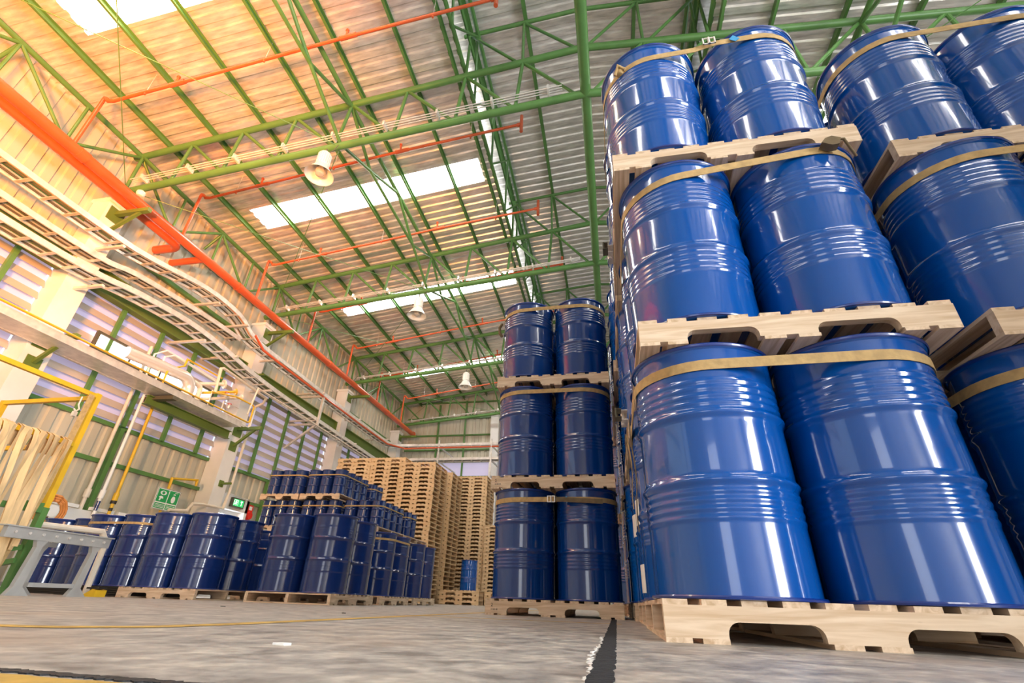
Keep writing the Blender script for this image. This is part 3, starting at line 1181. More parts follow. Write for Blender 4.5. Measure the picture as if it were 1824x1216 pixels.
# straps on other near stacks
bx, by = 1.475 + PW / 2, 1.86 + PW / 2
for l, zz in ((0, 0.80), (1, 0.80), (2, 0.80)):
    strap(bx, by + (0.03, 0, 0.06)[l], lambda x, y, l=l, zz=zz: l * LV + PH + zz + 0.02 * (x - bx), 'tan ratchet strap round the %s drums of the right edge stack' % ['bottom', 'middle', 'top'][l])
cx, cy = -1.085 + PW / 2, 4.46 + PW / 2
strap(cx, cy, lambda x, y: PH + 0.80, 'tan strap with blue tag round the bottom drums, lone middle stack', buckle=(cx - 0.005, cy - 0.285 - 0.2925))
strap(cx, cy, lambda x, y: LV + PH + 0.835, 'tan strap round the middle drums of the lone middle stack')
strap(cx + 0.01, cy, lambda x, y: 2 * LV + PH + 0.80 + 0.01 * (x - cx), 'tan strap round the top drums of the lone middle stack')
# darker doubled tail on the bottom strap, then hanging at the right corner
yy = cy - 0.285 - 0.2925 - 0.006
pts = [(cx + 0.03 + 0.42 * k / 6, yy - 0.004, PH + 0.80 - 0.022 * k / 6) for k in range(7)]
pts2 = MB()
ribbon(pts2, pts, 0.04, 0.003, closed=False, nrm=(0, -1, 0))
o = pts2.build('strap_tail', 'strapdark')
tag(o, 'doubled dark strap tail across the bottom right drum, lone middle stack', 'strap', 'loose strap tails')
pts = [(cx + 0.585, cy - 0.42 + 0.02 * math.sin(k), PH + 0.78 - 0.50 * k / 8) for k in range(9)]
o = hanging(pts, 0.042, (1, 0, 0)).build('strap_tail', 'strapdark')
tag(o, 'dark strap tail hanging at the right corner of the lone middle stack', 'strap', 'loose strap tails')
pts = [(cx + 0.60, cy - 0.30, LV + PH + 0.05 - 0.42 * k / 8) for k in range(9)]
o = hanging(pts, 0.042, (1, 0, 0)).build('strap_tail', 'strap')
tag(o, 'tan strap tail hanging between the lone middle stack and the drum row', 'strap', 'loose strap tails')
# hook with webbing at the top left of the middle stack
m = MB().tube([(cx - 0.60, cy - 0.3, 2 * LV + PH + 0.80), (cx - 0.625, cy - 0.32, 2 * LV + PH + 0.74), (cx - 0.615, cy - 0.33, 2 * LV + PH + 0.66), (cx - 0.59, cy - 0.32, 2 * LV + PH + 0.62)], 0.016, 8)
o = m.build('strap_ratchet', 'strapdark')
tag(o, 'dark bunched ratchet on the left side of the lone middle stack', 'ratchet')
# paper labels on drums further down the row
for i, (y, z, lx) in enumerate(((3.2775, 0.61, 0.012), (3.2775, 0.24, 0.012), (3.8625, 0.61, 0.012), (3.8625, 1.64, 0.022), (3.2775, 1.64, 0.022))):
    m = MB()
    R = 0.2785
    c0 = (0.142 + PW / 2 - 0.2925 + lx - 0.0, y + (0.0 if z < 1 else -0.015 + 0.0))
    vs = []
    for k in range(7):
        a = PI + (k - 3) * 0.13
        for zz in (-0.075, 0.075):
            vs.append((c0[0] + R * math.cos(a), c0[1] + R * math.sin(a), z + zz))
    m.add(vs, [(2 * k, 2 * k + 1, 2 * k + 3, 2 * k + 2) for k in range(6)])
    o = m.build('paper_label', 'white')
    tag(o, 'white paper label on a drum flank, %s the slit beside the middle stack' % ['low in', 'low by', 'far down', 'high in', 'high by'][i], 'label')


# stamped marks on the middle stack's pallets
def text_mesh(s, size):
    cu = bpy.data.curves.new('txt', 'FONT')
    cu.body = s
    cu.size = size
    cu.extrude = 0.0004
    t = bpy.data.objects.new('txt', cu)
    COL.objects.link(t)
    dg = bpy.context.evaluated_depsgraph_get()
    me = bpy.data.meshes.new_from_object(t.evaluated_get(dg))
    bpy.data.objects.remove(t)
    bpy.data.curves.remove(cu)
    return me


for l in (0, 1):
    x0 = -1.085 + (0.05 if l == 0 else 0.035)
    for s, sz, dz in (('2', 0.035, 0.062), ('24 00 18', 0.016, 0.036)):
        me = text_mesh(s, sz)
        me.materials.clear()
        me.materials.append(MAT['ink'])
        o = link('stamped_mark', me, None, (x0, 4.458, l * LV + dz + (0.0 if l == 0 else 0.0)))
        o.rotation_euler = (PI / 2, 0, 0)
        tag(o, 'dark stamped %s on the %s pallet end, lone middle stack' % ('digit 2' if s == '2' else 'digit row', ['bottom', 'middle'][l]), 'stamp')

# ------------------------------------------------------------------ drums along the left wall
LP = [  # name, x, y, turned, drums(ix,iy)
    ('the pallet right of the black one', -6.22, 5.80, False),
    ('the pallet in the middle of the front row', -4.43, 5.86, True),
    ('the pallet at the right end of the row', -4.60, 7.58, True),
    ('the rearmost pallet on the right', -4.72, 9.28, True),
    ('the pallet under the left kegs', -5.98, 7.58, False),
    ('the pallet behind the left kegs', -5.98, 9.0, False),
]
for nm, x, y, tr in LP:
    (lx, ly, lz), rz = rot_origin(x, y, 0, tr)
    p = near_pallet((lx, ly, lz), rz)
    tag(p, 'wooden pallet on the floor, %s by the left wall' % nm.replace('the pallet ', '').replace('the rearmost pallet', 'rearmost'), 'pallet', 'pallets along the left wall')
    for ix in (0, 1):
        for iy in (0, 1):
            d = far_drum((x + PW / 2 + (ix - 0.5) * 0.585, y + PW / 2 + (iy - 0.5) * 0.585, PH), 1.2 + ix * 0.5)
            tag(d, 'shade-darkened blue steel drum, %s %s on %s' % (['front', 'back'][iy], ['left', 'right'][ix], nm), 'drum', 'drums along the left wall')
# black plastic pallets at the left end
for x, y, nm in ((-7.46, 5.95, 'beside the yellow wedge'), (-8.80, 6.35, 'behind the grey steel frame'), (-10.0, 6.35, 'at the wall behind the frame')):
    if x < -9.9:
        continue
    o = empty('plastic_pallet', (x, y, 0))
    MB().box(0.04, PW - 0.04, 0.04, PW - 0.04, 0.0, 0.116).build('core', 'black', o, smooth=False)
    for k in range(5):
        MB().box(0, PW, 0, PW, 0.004 + k * 0.0245, 0.020 + k * 0.0245).build('ribbed_layer', 'black', o, smooth=False)
    tag(o, 'black ribbed plastic pallet on the floor %s' % nm, 'pallet')
    for ix in (0, 1):
        for iy in (0, 1):
            d = far_drum((x + PW / 2 + (ix - 0.5) * 0.585, y + PW / 2 + (iy - 0.5) * 0.585, PH), 1.2 + ix * 0.5)
            tag(d, 'shade-darkened blue steel drum, %s %s on the black pallet %s' % (['front', 'back'][iy], ['left', 'right'][ix], nm), 'drum', 'drums along the left wall')
strap(-7.46 + PW / 2, 5.95 + PW / 2, lambda x, y: PH + 0.785, 'orange-tan strap round the drums on the black pallet by the wedge', w=0.03, group='straps along the left wall')
strap(-8.80 + PW / 2, 6.35 + PW / 2, lambda x, y: PH + 0.785, 'orange-tan strap round the drums behind the grey steel frame', w=0.03, group='straps along the left wall')
strap(-4.60 + PW / 2, 7.58 + PW / 2, lambda x, y: PH + 0.80, 'orange-tan strap round the four drums under the right kegs', w=0.03, group='straps along the left wall')


# slim kegs in two tiers
def make_keg():
    r, h = 0.118, 0.42
    pr = [(r - 0.012, 0), (r + 0.002, 0.0), (r + 0.003, 0.006), (r - 0.002, 0.012)]
    z = 0.02
    while z < h - 0.02:
        pr.append((r - 0.002 + 0.005 * math.exp(-((z - 0.15) / 0.006) ** 2) + 0.005 * math.exp(-((z - 0.28) / 0.006) ** 2), z))
        z += 0.006
    pr += [(r - 0.002, h - 0.012), (r + 0.003, h - 0.008), (r + 0.002, h), (r - 0.006, h), (r - 0.008, h - 0.008)]
    return MB().lathe(pr, 28).build('slim_keg', 'navy_and_shaded')


def make_small_pallet():
    o = empty('small_pallet', (0, 0, 0))
    w, dpt, h = 0.74, 1.12, 0.10
    poly = [(0, 0), (0.12, 0), (0.135, 0.04), (0.155, 0.048), (0.28, 0.048), (0.30, 0.04), (0.315, 0), (0.425, 0), (0.44, 0.04), (0.46, 0.048), (0.585, 0.048), (0.605, 0.04), (0.62, 0), (w, 0), (w, h - 0.026), (0, h - 0.026)]
    for y in (0, dpt / 2 - 0.018, dpt - 0.036):
        MB().prism([(a, b + 0.012) for a, b in poly], 'y', y, y + 0.036).build('stringer', 'wood_x', o, smooth=False)
    for i in range(7):
        x = i * (w - 0.075) / 6
        MB().box(x, x + 0.075, 0, dpt, h - 0.014, h).build('deck_board', 'wood_y', o, smooth=False)
    for x in (0, 0.335, w - 0.075):
        MB().box(x, x + 0.075, 0, dpt, 0, 0.012).build('bottom_board', 'wood_y', o, smooth=False)
    return o


KP = [(-6.03, 7.70, 0), (-5.26, 7.70, 0), (-4.47, 7.72, 0), (-5.26, 8.90, 0), (-4.47, 8.92, 0),
      (-6.03, 7.70, 1), (-5.26, 7.70, 1), (-5.26, 8.90, 1)]
KN = {(-6.03, 7.70): 'left front', (-5.26, 7.70): 'middle front', (-4.47, 7.72): 'right front', (-5.26, 8.90): 'middle rear', (-4.47, 8.92): 'right rear'}
for x, y, l in KP:
    nm = KN[(x, y)]
    tier = ['lower', 'upper'][l]
    z = LV + l * 0.52
    p = place('spallet', make_small_pallet, (x, y, z))
    tag(p, 'small wooden pallet under blue kegs, %s of the %s tier' % (nm, tier), 'pallet', 'small pallets under the kegs')
    ny = 2 if 'rear' in nm else 4
    for ix in range(3):
        for iy in range(ny):
            if 0 < ix < 2 and 0 < iy < 3 and ny == 4:
                continue
            k = place('keg', make_keg, (x + 0.37 + (ix - 1) * 0.243, y + 0.56 + (iy - 1.5) * 0.262, z + 0.10))
            tag(k, 'slim blue keg, %s row %s, on the %s pallet, %s tier' % (['front', 'second', 'third', 'rear'][iy], ['left', 'centre', 'right'][ix], nm, tier), 'keg', 'slim kegs in two tiers')
    strap(x + 0.37, y + 0.56 - (0.262 if ny == 2 else 0), lambda a, b, z=z: z + 0.10 + 0.325, 'orange-tan strap round the kegs, %s pallet, %s tier' % (nm, tier), w=0.02, r=0.1235, h=0.243, hy=0.393 if ny == 4 else 0.131, group='straps round the kegs')

# ------------------------------------------------------------------ tall stacks of empty pallets
PS = [('far left stack', -8.42, 13.9, 33, False), ('second stack from the left', -7.27, 13.9, 33, False), ('second stack from the left, rear column', -7.27, 15.2, 32, False),
      ('broad centre stack', -6.17, 13.6, 31, False), ('centre stack, rear column', -6.05, 14.9, 31, False),
      ('tall right stack', -5.42, 17.0, 34, False), ('lower right stack', -4.26, 16.9, 20, False),
      ('low pile under the lone drum', -4.86, 14.5, 3, False), ('low pile right of the lone drum', -3.68, 15.0, 3, False)]
rr = random.Random(11)
for nm, x, y, n, tr in PS:
    for k in range(n):
        j = 0.012 if n > 3 else 0.003
        p = far_pallet((x + rr.uniform(-j, j), y + rr.uniform(-j, j), k * PH))
        tag(p, 'empty pine pallet, %s from the floor in the %s' % (nth(k + 1), nm), 'pallet', 'empty pallets piled at the end wall')
d = dup(DRUM_FIRST['near'], (-4.18, 15.0, 3 * PH), 0.4)
d.scale = (0.86, 0.86, 0.88)
tag(d, 'single blue drum standing on a low pile of empty pallets', 'drum')

# ------------------------------------------------------------------ floor marks
rr = random.Random(5)


def ragged(xf, y0, y1, n, amp, wl, wr, z, axis='y'):
    vs, fs = [], []
    for i in range(n + 1):
        t = y0 + (y1 - y0) * i / n
        a = xf(t) - wl + rr.uniform(-amp, amp)
        b = xf(t) + wr + rr.uniform(-amp, amp)
        if axis == 'y':
            vs += [(a, t, z), (b, t, z), (a, t, 0.0), (b, t, 0.0)]
        else:
            vs += [(t, a, z), (t, b, z), (t, a, 0.0), (t, b, 0.0)]
    for i in range(n):
        k = 4 * i
        fs += [(k, k + 1, k + 5, k + 4), (k, k + 4, k + 6, k + 2), (k + 1, k + 3, k + 7, k + 5)]
    return MB().add(vs, fs)


o = ragged(lambda t: -0.030, 0.3, 16.0, 700, 0.003, 0.017, 0.020, 0.0016).build('floor_joint', 'asphalt', smooth=False)
tag(o, 'black sealed expansion joint running away across the concrete floor', 'joint')
o = ragged(lambda t: -0.062 + 0.006 * math.sin(9 * t), 0.7, 1.9, 110, 0.006, -0.006, 0.012, 0.0010).build('joint_edge_plaster', 'plaster', smooth=False)
tag(o, 'crumbling white edge along the left side of the black floor joint', 'plaster')
o = ragged(lambda t: 0.565, -0.95, -0.055, 160, 0.004, 0.010, 0.010, 0.0016, 'x').build('floor_joint', 'asphalt', smooth=False)
tag(o, 'short black floor joint crossing the bottom left corner', 'joint')
# yellow line, curving away from the camera then straight down the aisle
pts = [(-5.2, 0.98), (-3.2, 1.02), (-2.0, 1.06), (-1.60, 1.10), (-1.40, 1.17), (-1.28, 1.32), (-1.245, 1.6), (-1.25, 2.2), (-1.26, 3.2), (-1.26, 4.6), (-1.26, 8.0), (-1.26, 16.0)]
fine = []
for i in range(len(pts) - 1):
    for k in range(8):
        t = k / 8
        fine.append((pts[i][0] + (pts[i + 1][0] - pts[i][0]) * t, pts[i][1] + (pts[i + 1][1] - pts[i][1]) * t))
fine.append(pts[-1])
vs, fs = [], []
for i, p in enumerate(fine):
    a = fine[max(0, i - 1)]
    b = fine[min(len(fine) - 1, i + 1)]
    d = Vector((b[0] - a[0], b[1] - a[1])).normalized()
    nn = Vector((-d.y, d.x)) * 0.042
    j = rr.uniform(-0.002, 0.002)
    vs += [(p[0] + nn.x + j, p[1] + nn.y, 0.0012), (p[0] - nn.x + j, p[1] - nn.y, 0.0012)]
for i in range(len(fine) - 1):
    fs.append((2 * i, 2 * i + 1, 2 * i + 3, 2 * i + 2))
o = MB().add(vs, fs).build('painted_line', 'lineyellow', smooth=False)
tag(o, 'worn yellow painted line curving along the concrete floor', 'line')
o = ragged(lambda t: 0.515, -1.2, -0.05, 60, 0.003, 0.028, 0.028, 0.0010, 'x').build('painted_line', 'lineyellow', smooth=False)
tag(o, 'yellow painted strip beside the joint in the bottom left corner', 'line')
o = ragged(lambda t: 3.35, -1.2, 0.02, 40, 0.002, 0.012, 0.012, 0.0010, 'x').build('painted_line', 'lineyellow', smooth=False)
tag(o, 'thin yellow line crossing the floor before the lone middle stack', 'line')
for x, y, s, mt, lb in ((-0.70, 1.05, 0.03, 'white', 'small white scrap'), (-2.9, 3.6, 0.03, 'black', 'small black crumb'), (-1.7, 3.2, 0.02, 'black', 'tiny dark chip')):
    m = MB().prism([(x, y), (x + s, y - s * 0.2), (x + s * 1.3, y + s * 0.2), (x + s * 0.5, y + s * 0.4)], 'z', 0.0, 0.004)
    tag(m.build('floor_scrap', mt, smooth=False), lb + ' lying on the bare concrete floor', 'scrap')

# ------------------------------------------------------------------ fire mains and sprinkler branches
RX = -9.4
m = MB().tube([(RX, YB + 0.2, 7.27), (RX, 21.7, 7.27)], 0.105, 18)
o = empty('fire_main', (0, 0, 0))
m.build('pipe', 'red', o)
for y in (1.5, 4.6, 9.0, 13.7, 18.6):
    MB().tube([(RX, y - 0.09, 7.27), (RX, y + 0.09, 7.27)], 0.118, 18).build('coupling', 'red', o)
m = MB().tube([(RX, 21.7, 7.27), (RX, 21.74, 7.27)], 0.14, 18)
m.build('end_flange', 'red', o)
MB().tube([(RX, 7.75, 7.25), (-10.36, 7.75, 7.25)], 0.085, 14).build('wall_branch', 'red', o)
tag(o, 'thick red-orange fire main running the length of the left wall', 'pipe')
R2 = -9.68
pth = [(R2, YB + 0.2, 7.27), (R2, 7.05, 7.27)]
for k in range(1, 7):
    a = k / 6 * PI / 2
    pth.append((R2 - 0.22 * (1 - math.cos(a)), 7.05 + 0.22 * math.sin(a), 7.27))
pth.append((-10.36, 7.27, 7.27))
o = MB().tube(pth, 0.1, 18).build('fire_main', 'red')
tag(o, 'second thick red pipe beside the main, elbowing into the left wall', 'pipe')

BY = [4.4, 7.0, 9.65, 12.25, 14.9, 17.5, 20.1]
BN = ['nearest', 'second', 'third', 'fourth', 'fifth', 'sixth', 'farthest']


def zbr(x):
    return 8.5 + 0.145 * (x + 9.2) * (1.0 if x < -4 else 0.93)


for i, y in enumerate(BY):
    o = empty('sprinkler_branch', (0, y, 0))
    xe = -1.43 if i < 3 else -1.03
    MB().tube([(-9.4, 0, 7.35), (-9.4, 0, 8.62), (-9.37, 0, 8.66), (-9.28, -0.02, 8.60), (-9.2, -0.03, 8.5), (-9.1, 0, zbr(-9.1))], 0.034, 12).build('riser', 'red', o)
    MB().tube([(-9.1, 0, zbr(-9.1)), (-7.76, 0, zbr(-7.76)), (-4.27, 0, zbr(-4.27)), (xe, 0, zbr(xe))], 0.031, 12).build('pipe', 'red', o)
    for x in (-7.76, -4.27):
        MB().tube([(x, 0, zbr(x)), (x - 0.02, 0, zbr(x) + 0.2)], 0.024, 10).tube([(x - 0.02, 0, zbr(x) + 0.2), (x - 0.02, 0, zbr(x) + 0.24)], 0.034, 10).build('sprinkler_head', 'red', o)
        MB().tube([(x - 0.12, 0, zbr(x - 0.12)), (x + 0.2, 0, zbr(x + 0.2))], 0.045, 12).build('coupling', 'red', o)
    MB().tube([(xe, 0, zbr(xe) - 0.24), (xe, 0, zbr(xe) + 0.28)], 0.04, 12).tube([(xe - 0.1, 0, zbr(xe - 0.1)), (xe, 0, zbr(xe))], 0.045, 12).build('end_tee', 'red', o)
    for x in (-8.4, -5.9, -2.6):
        MB().tube([(x, 0, zbr(x) - 0.07), (x, 0, zbr(x) - 0.03)], 0.02, 8).build('hanger_clamp', 'red', o)
        MB().tube([(x, 0, zbr(x)), (x, 0, zroof(x) - 0.06)], 0.006, 6).build('hanger_rod', 'steel', o)
    tag(o, 'thin red sprinkler branch pipe crossing under the roof, %s from the camera' % BN[i], 'pipe', 'sprinkler branch pipes')

# ------------------------------------------------------------------ brackets on the columns
for i, y in enumerate(COLY[1:]):
    nm = ['first', 'second', 'third', 'fourth'][i]
    for z, L, w in ((7.02, 0.85, 'under the red fire main'), (4.0, 0.72, 'at the pipe shelf height')):
        if z < 5 and i > 1:
            continue
        o = empty('column_bracket', (-9.92, y, z))
        MB().box(0, 0.015, -0.16, 0.16, -0.16, 0.16).build('plate', 'beam', o, smooth=False)
        MB().bar((0.015, 0, 0.05), (L, 0, 0.05), 0.09, 0.09).build('arm', 'beam', o, smooth=False)
        if i < 2:
            MB().bar((0.02, 0, -0.42), (L * 0.75, 0, 0.02), 0.06, 0.06).build('strut', 'beam', o, smooth=False)
            MB().box(0, 0.015, -0.13, 0.13, -0.56, -0.32).build('foot_plate', 'beam', o, smooth=False)
        tag(o, 'green steel bracket on the %s left wall column, %s' % (nm, w), 'bracket', 'column brackets')
for z, w in ((2.58, 'low'), (5.68, 'high')):
    o = empty('column_bracket', (-9.92, 11.07, z))
    MB().box(0, 0.012, -0.08, 0.08, -0.08, 0.08).build('plate', 'beam', o, smooth=False)
    MB().bar((0.01, 0, 0), (0.3, 0, 0), 0.05, 0.05).build('arm', 'beam', o, smooth=False)
    tag(o, 'small green bracket %s on the column beside the exit door' % w, 'bracket')


# ------------------------------------------------------------------ cable trays
def smooth_path(pts, n=4):
    out = []
    P = [Vector(p) for p in pts]
    for i in range(len(P) - 1):
        p0 = P[max(0, i - 1)]
        p1, p2 = P[i], P[i + 1]
        p3 = P[min(len(P) - 1, i + 2)]
        for k in range(n):
            t = k / n
            out.append(0.5 * ((2 * p1) + (-p0 + p2) * t + (2 * p0 - 5 * p1 + 4 * p2 - p3) * t * t + (-p0 + 3 * p1 - 3 * p2 + p3) * t ** 3))
    out.append(P[-1])
    return out


def tray(pts, w, label, rung=0.42, sm=True):
    P = smooth_path(pts) if sm else [Vector(p) for p in pts]
    o = empty('cable_tray', P[0])
    base = P[0]
    sides = []
    for i, p in enumerate(P):
        a = P[max(0, i - 1)]
        b = P[min(len(P) - 1, i + 1)]
        d = (b - a).normalized()
        s = d.cross(Vector((0, 0, 1))).normalized()
        sides.append(s)
    for sg in (-1, 1):
        mb = MB()
        for i in range(len(P)):
            c = P[i] - base + sides[i] * (sg * w / 2)
            n_ = sides[i] * sg
            # C profile: web with two lips turned inwards
            for (u, z) in ((0.0, -0.055), (0.0, 0.055), (-0.03, 0.055), (-0.03, 0.048), (-0.007, 0.048), (-0.007, -0.048), (-0.03, -0.048), (-0.03, -0.055)):
                q = c + n_ * u
                mb.v.append((q.x, q.y, q.z + z))
        for i in range(len(P) - 1):
            for k in range(8):
                l = (k + 1) % 8
                mb.f.append((8 * i + k, 8 * i + l, 8 * i + 8 + l, 8 * i + 8 + k))
        mb.f.append(tuple(range(8)))
        e = 8 * (len(P) - 1)
        mb.f.append(tuple(e + k for k in reversed(range(8))))
        mb.build('side_rail', 'steel', o, smooth=False)
    # rungs
    acc = 0.0
    nxt = rung / 2
    cnt = 0
    for i in range(len(P) - 1):
        seg = (P[i + 1] - P[i]).length
        while nxt < acc + seg and cnt < 95:
            t = (nxt - acc) / seg
            c = P[i].lerp(P[i + 1], t) - base
            s = sides[i]
            MB().bar(c - s * (w / 2 - 0.008) + Vector((0, 0, -0.035)), c + s * (w / 2 - 0.008) + Vector((0, 0, -0.035)), 0.06, 0.018).build('rung', 'steel', o, smooth=False)
            nxt += rung
            cnt += 1
        acc += seg
    # cables lying in the tray
    for k, (off, mt, r) in enumerate(((-0.13, 'dark', 0.018), (-0.06, 'greyframe', 0.014), (0.04, 'dark', 0.016), (0.12, 'hose' if 'highest' in label else 'black', 0.013))):
        MB().tube([P[i] - base + sides[i] * (off * w / 0.45) + Vector((0, 0, -0.008)) for i in range(0, len(P))], r, 6).build('cable', mt, o)
    tag(o, label, 'cable tray', 'cable trays on the left wall')
    return o


T_HI = tray([(-9.52, -4, 6.22), (-9.52, 3, 6.22), (-9.52, 5.6, 6.25), (-9.52, 6.6, 6.34), (-9.52, 8.1, 6.60), (-9.52, 9.3, 6.56), (-9.52, 10.1, 6.25), (-9.52, 12, 6.18), (-9.52, 16, 6.08), (-9.52, 19.0, 6.05),
      (-9.35, 19.8, 6.12), (-8.7, 20.2, 6.2), (-7.5, 20.25, 6.2), (-4.2, 20.25, 6.2)], 0.42, 'highest galvanised cable tray along the left wall, dipping then turning at the end')
tray([(-9.75, -4, 5.78), (-9.75, 3, 5.78), (-9.75, 5.7, 5.82), (-9.75, 6.6, 5.98), (-9.75, 8.1, 6.10), (-9.75, 9.0, 6.14), (-9.75, 9.8, 6.14)], 0.34, 'middle cable tray on the left wall, ending before the second column')
T_LO = tray([(-9.52, -4, 5.27), (-9.52, 3, 5.27), (-9.52, 5.5, 5.33), (-9.52, 6.6, 5.48), (-9.52, 8.0, 5.58), (-9.52, 9.2, 5.50), (-9.52, 10.2, 5.36), (-9.52, 12, 5.25), (-9.52, 16, 5.14), (-9.52, 19.0, 5.10),
      (-9.3, 19.8, 5.3), (-8.6, 20.2, 5.55), (-7.5, 20.25, 5.56), (-4.2, 20.25, 5.56)], 0.42, 'lowest cable tray along the left wall, carrying on across the far end')
# thin red pipe in the upper tray run
o = MB().tube([(-9.25, 9.9, 6.3), (-9.22, 10.3, 6.05), (-9.25, 11.5, 6.02), (-9.25, 16, 5.94), (-9.25, 18.8, 5.92), (-8.9, 19.9, 6.02), (-8.4, 20.02, 6.06), (-4.2, 20.02, 6.06)], 0.035, 10).build('service_pipe', 'red')
tag(o, 'thin red pipe hugging the underside of the highest cable tray', 'pipe')
# tray arms
for y, L in ((0.65, 0), (5.9, 0), (8.45, 1), (9.55, 1), (11.07, 0), (13.6, 1), (16.25, 0), (18.8, 1)):
    for z, q in ((6.2, 'high'), (5.24, 'low')):
        if y == 9.55 and q == 'low':
            z = 5.36
        if 6.5 < y < 10:
            z += 0.3 if q == 'high' else 0.2
        x0 = -XW + 0.05 if L else -9.92
        zz = z - 0.08
        T = T_HI if q == 'high' else T_LO
        b = Vector(T.location)
        MB().bar(Vector((x0, y, zz)) - b, Vector((-9.24, y, zz)) - b, 0.06, 0.05).build('support_arm', 'steel', T, smooth=False)
# welded support frame hanging the trays between second and third column
o = empty('tray_support', (-9.26, 13.6, 5.0))
MB().bar((0, 0, 0.0), (0, 0, 1.05), 0.07, 0.07).build('upright', 'steel', o, smooth=False)
MB().bar((0, 0, 0.05), (-1.0, -0.0, -0.75), 0.06, 0.06).build('diagonal', 'steel', o, smooth=False)
MB().bar((0, 0, 0.03), (-1.05, 0, 0.03), 0.06, 0.06).build('cross_arm', 'steel', o, smooth=False)
MB().bar((0, 0, 1.0), (-1.05, 0, 1.0), 0.06, 0.06).build('cross_arm', 'steel', o, smooth=False)
tag(o, 'galvanised triangular support frame under the cable trays past the second column', 'support')
for x, nm in ((-7.35, 'left of centre'), (-4.95, 'beside the white end column')):
    o = empty('tray_support', (x, 20.02, 4.75))
    MB().bar((0, 0, 0), (0, 0, 1.65), 0.06, 0.06).build('upright', 'steel', o, smooth=False)
    for z in (0.05, 0.72, 1.36):
        MB().bar((0, 0, z), (0.12, 2.24, z), 0.05, 0.05).build('arm', 'steel', o, smooth=False)
    tag(o, 'galvanised support frame for the trays on the far end wall, %s' % nm, 'support')

# ------------------------------------------------------------------ pipe shelf on the left wall
SHELF = o = empty('pipe_shelf', (-9.5, 0, 3.9))
m = MB().box(-0.28, 0.28, -4, 10.35, -0.05, -0.04)
m.build('shelf_plate', 'steel', o, smooth=False)
MB().box(0.27, 0.29, -4, 10.35, -0.06, 0.08).build('front_edge', 'steel', o, smooth=False)
MB().box(-0.29, -0.27, -4, 10.35, -0.06, 0.08).build('back_edge', 'steel', o, smooth=False)
tag(o, 'long pale metal pipe shelf bracketed off the left wall columns', 'shelf')
o = MB().box(-9.76, -9.62, 8.0, 10.55, 3.60, 3.615).box(-9.70, -9.68, 8.0, 10.55, 3.615, 3.785).box(-9.76, -9.62, 8.0, 10.55, 3.785, 3.80).build('steel_beam', 'beam', smooth=False)
tag(o, 'short green I-beam under the right end of the pipe shelf', 'beam')
MB().bar((-0.5, 8.2, -0.12), (0.34, 8.2, -0.12), 0.14, 0.08).build('cross_arm', 'dark', SHELF, smooth=False)


def pipe(pts, r, mt, label, flange=None, n=10, group=None, cat='pipe'):
    if flange is None:
        o = MB().tube(pts, r, n).build('service_pipe', mt)
    else:
        o = empty('service_pipe', pts[0])
        b = Vector(pts[0])
        MB().tube([Vector(p) - b for p in pts], r, n).build('pipe', mt, o)
        e = Vector(pts[-1]) - b
        d = (Vector(pts[-1]) - Vector(pts[-2])).normalized()
        fr = flange
        MB().tube([e - d * 0.012, e + d * 0.022], fr, 20).build('flange', mt, o)
        s = d.cross(Vector((0, 0, 1))).normalized()
        u = s.cross(d)
        for k in range(6):
            a = k * PI / 3
            c = e + (s * math.cos(a) + u * math.sin(a)) * fr * 0.75
            MB().tube([c - d * 0.02, c + d * 0.035], 0.009, 6).build('bolt', 'steel', o)
    tag(o, label, cat, group)
    return o


pipe([(-9.19, -4, 4.02), (-9.19, 10.5, 4.02), (-9.19, 10.56, 4.06), (-9.19, 10.56, 4.46), (-9.19, 10.5, 4.5), (-9.19, 9.85, 4.48), (-9.19, 9.1, 4.3)], 0.02, 'yellow', 'long thin yellow gas pipe along the edge of the pipe shelf, looping back')
pipe([(-9.23, -4, 3.93), (-9.23, 10.62, 3.93), (-9.23, 10.68, 3.98), (-9.23, 10.68, 4.42)], 0.014, 'white', 'thin white pipe just below the yellow gas pipe on the shelf')


def arc(c, r, a0, a1, fn, n=8):
    return [fn(c, r, a0 + (a1 - a0) * k / n) for k in range(n + 1)]


# aluminium clad elbows
p = [(-9.72, 7.2, 4.44), (-9.6, 8.45, 4.50)] + [(-9.58, 8.55 + 0.26 * math.sin(a), 4.24 + 0.26 * math.cos(a)) for a in [k * PI / 14 for k in range(8)]] + [(-9.58, 8.81, 3.92)]
pipe(p, 0.125, 'foilpipe', 'fat aluminium-clad duct elbowing down onto the pipe shelf', n=18, cat='duct')
p = [(-9.6, 8.75, 4.5), (-9.6, 9.0, 4.48)] + [(-9.6, 9.02 + 0.12 * math.sin(a), 4.36 + 0.12 * math.cos(a)) for a in [k * PI / 10 for k in range(6)]] + [(-9.6, 9.14, 3.95)]
pipe(p, 0.06, 'creampipe', 'smaller cream-clad pipe elbow right of the fat duct', n=14)
pipe([(-9.75, 9.0, 4.50), (-9.45, 9.62, 4.74)], 0.045, 'creampipe', 'cream pipe stub with a large bolted flange above the shelf', flange=0.115, n=12)
pipe([(-9.7, 9.2, 4.34), (-9.35, 9.95, 4.66)], 0.035, 'yellow', 'yellow pipe stub ending in a bolted yellow flange', flange=0.085, n=12)
pipe([(-9.75, 9.25, 4.2), (-9.35, 10.2, 4.60)], 0.04, 'creampipe', 'lower cream pipe stub with a bolted flange by the column', flange=0.095, n=12)
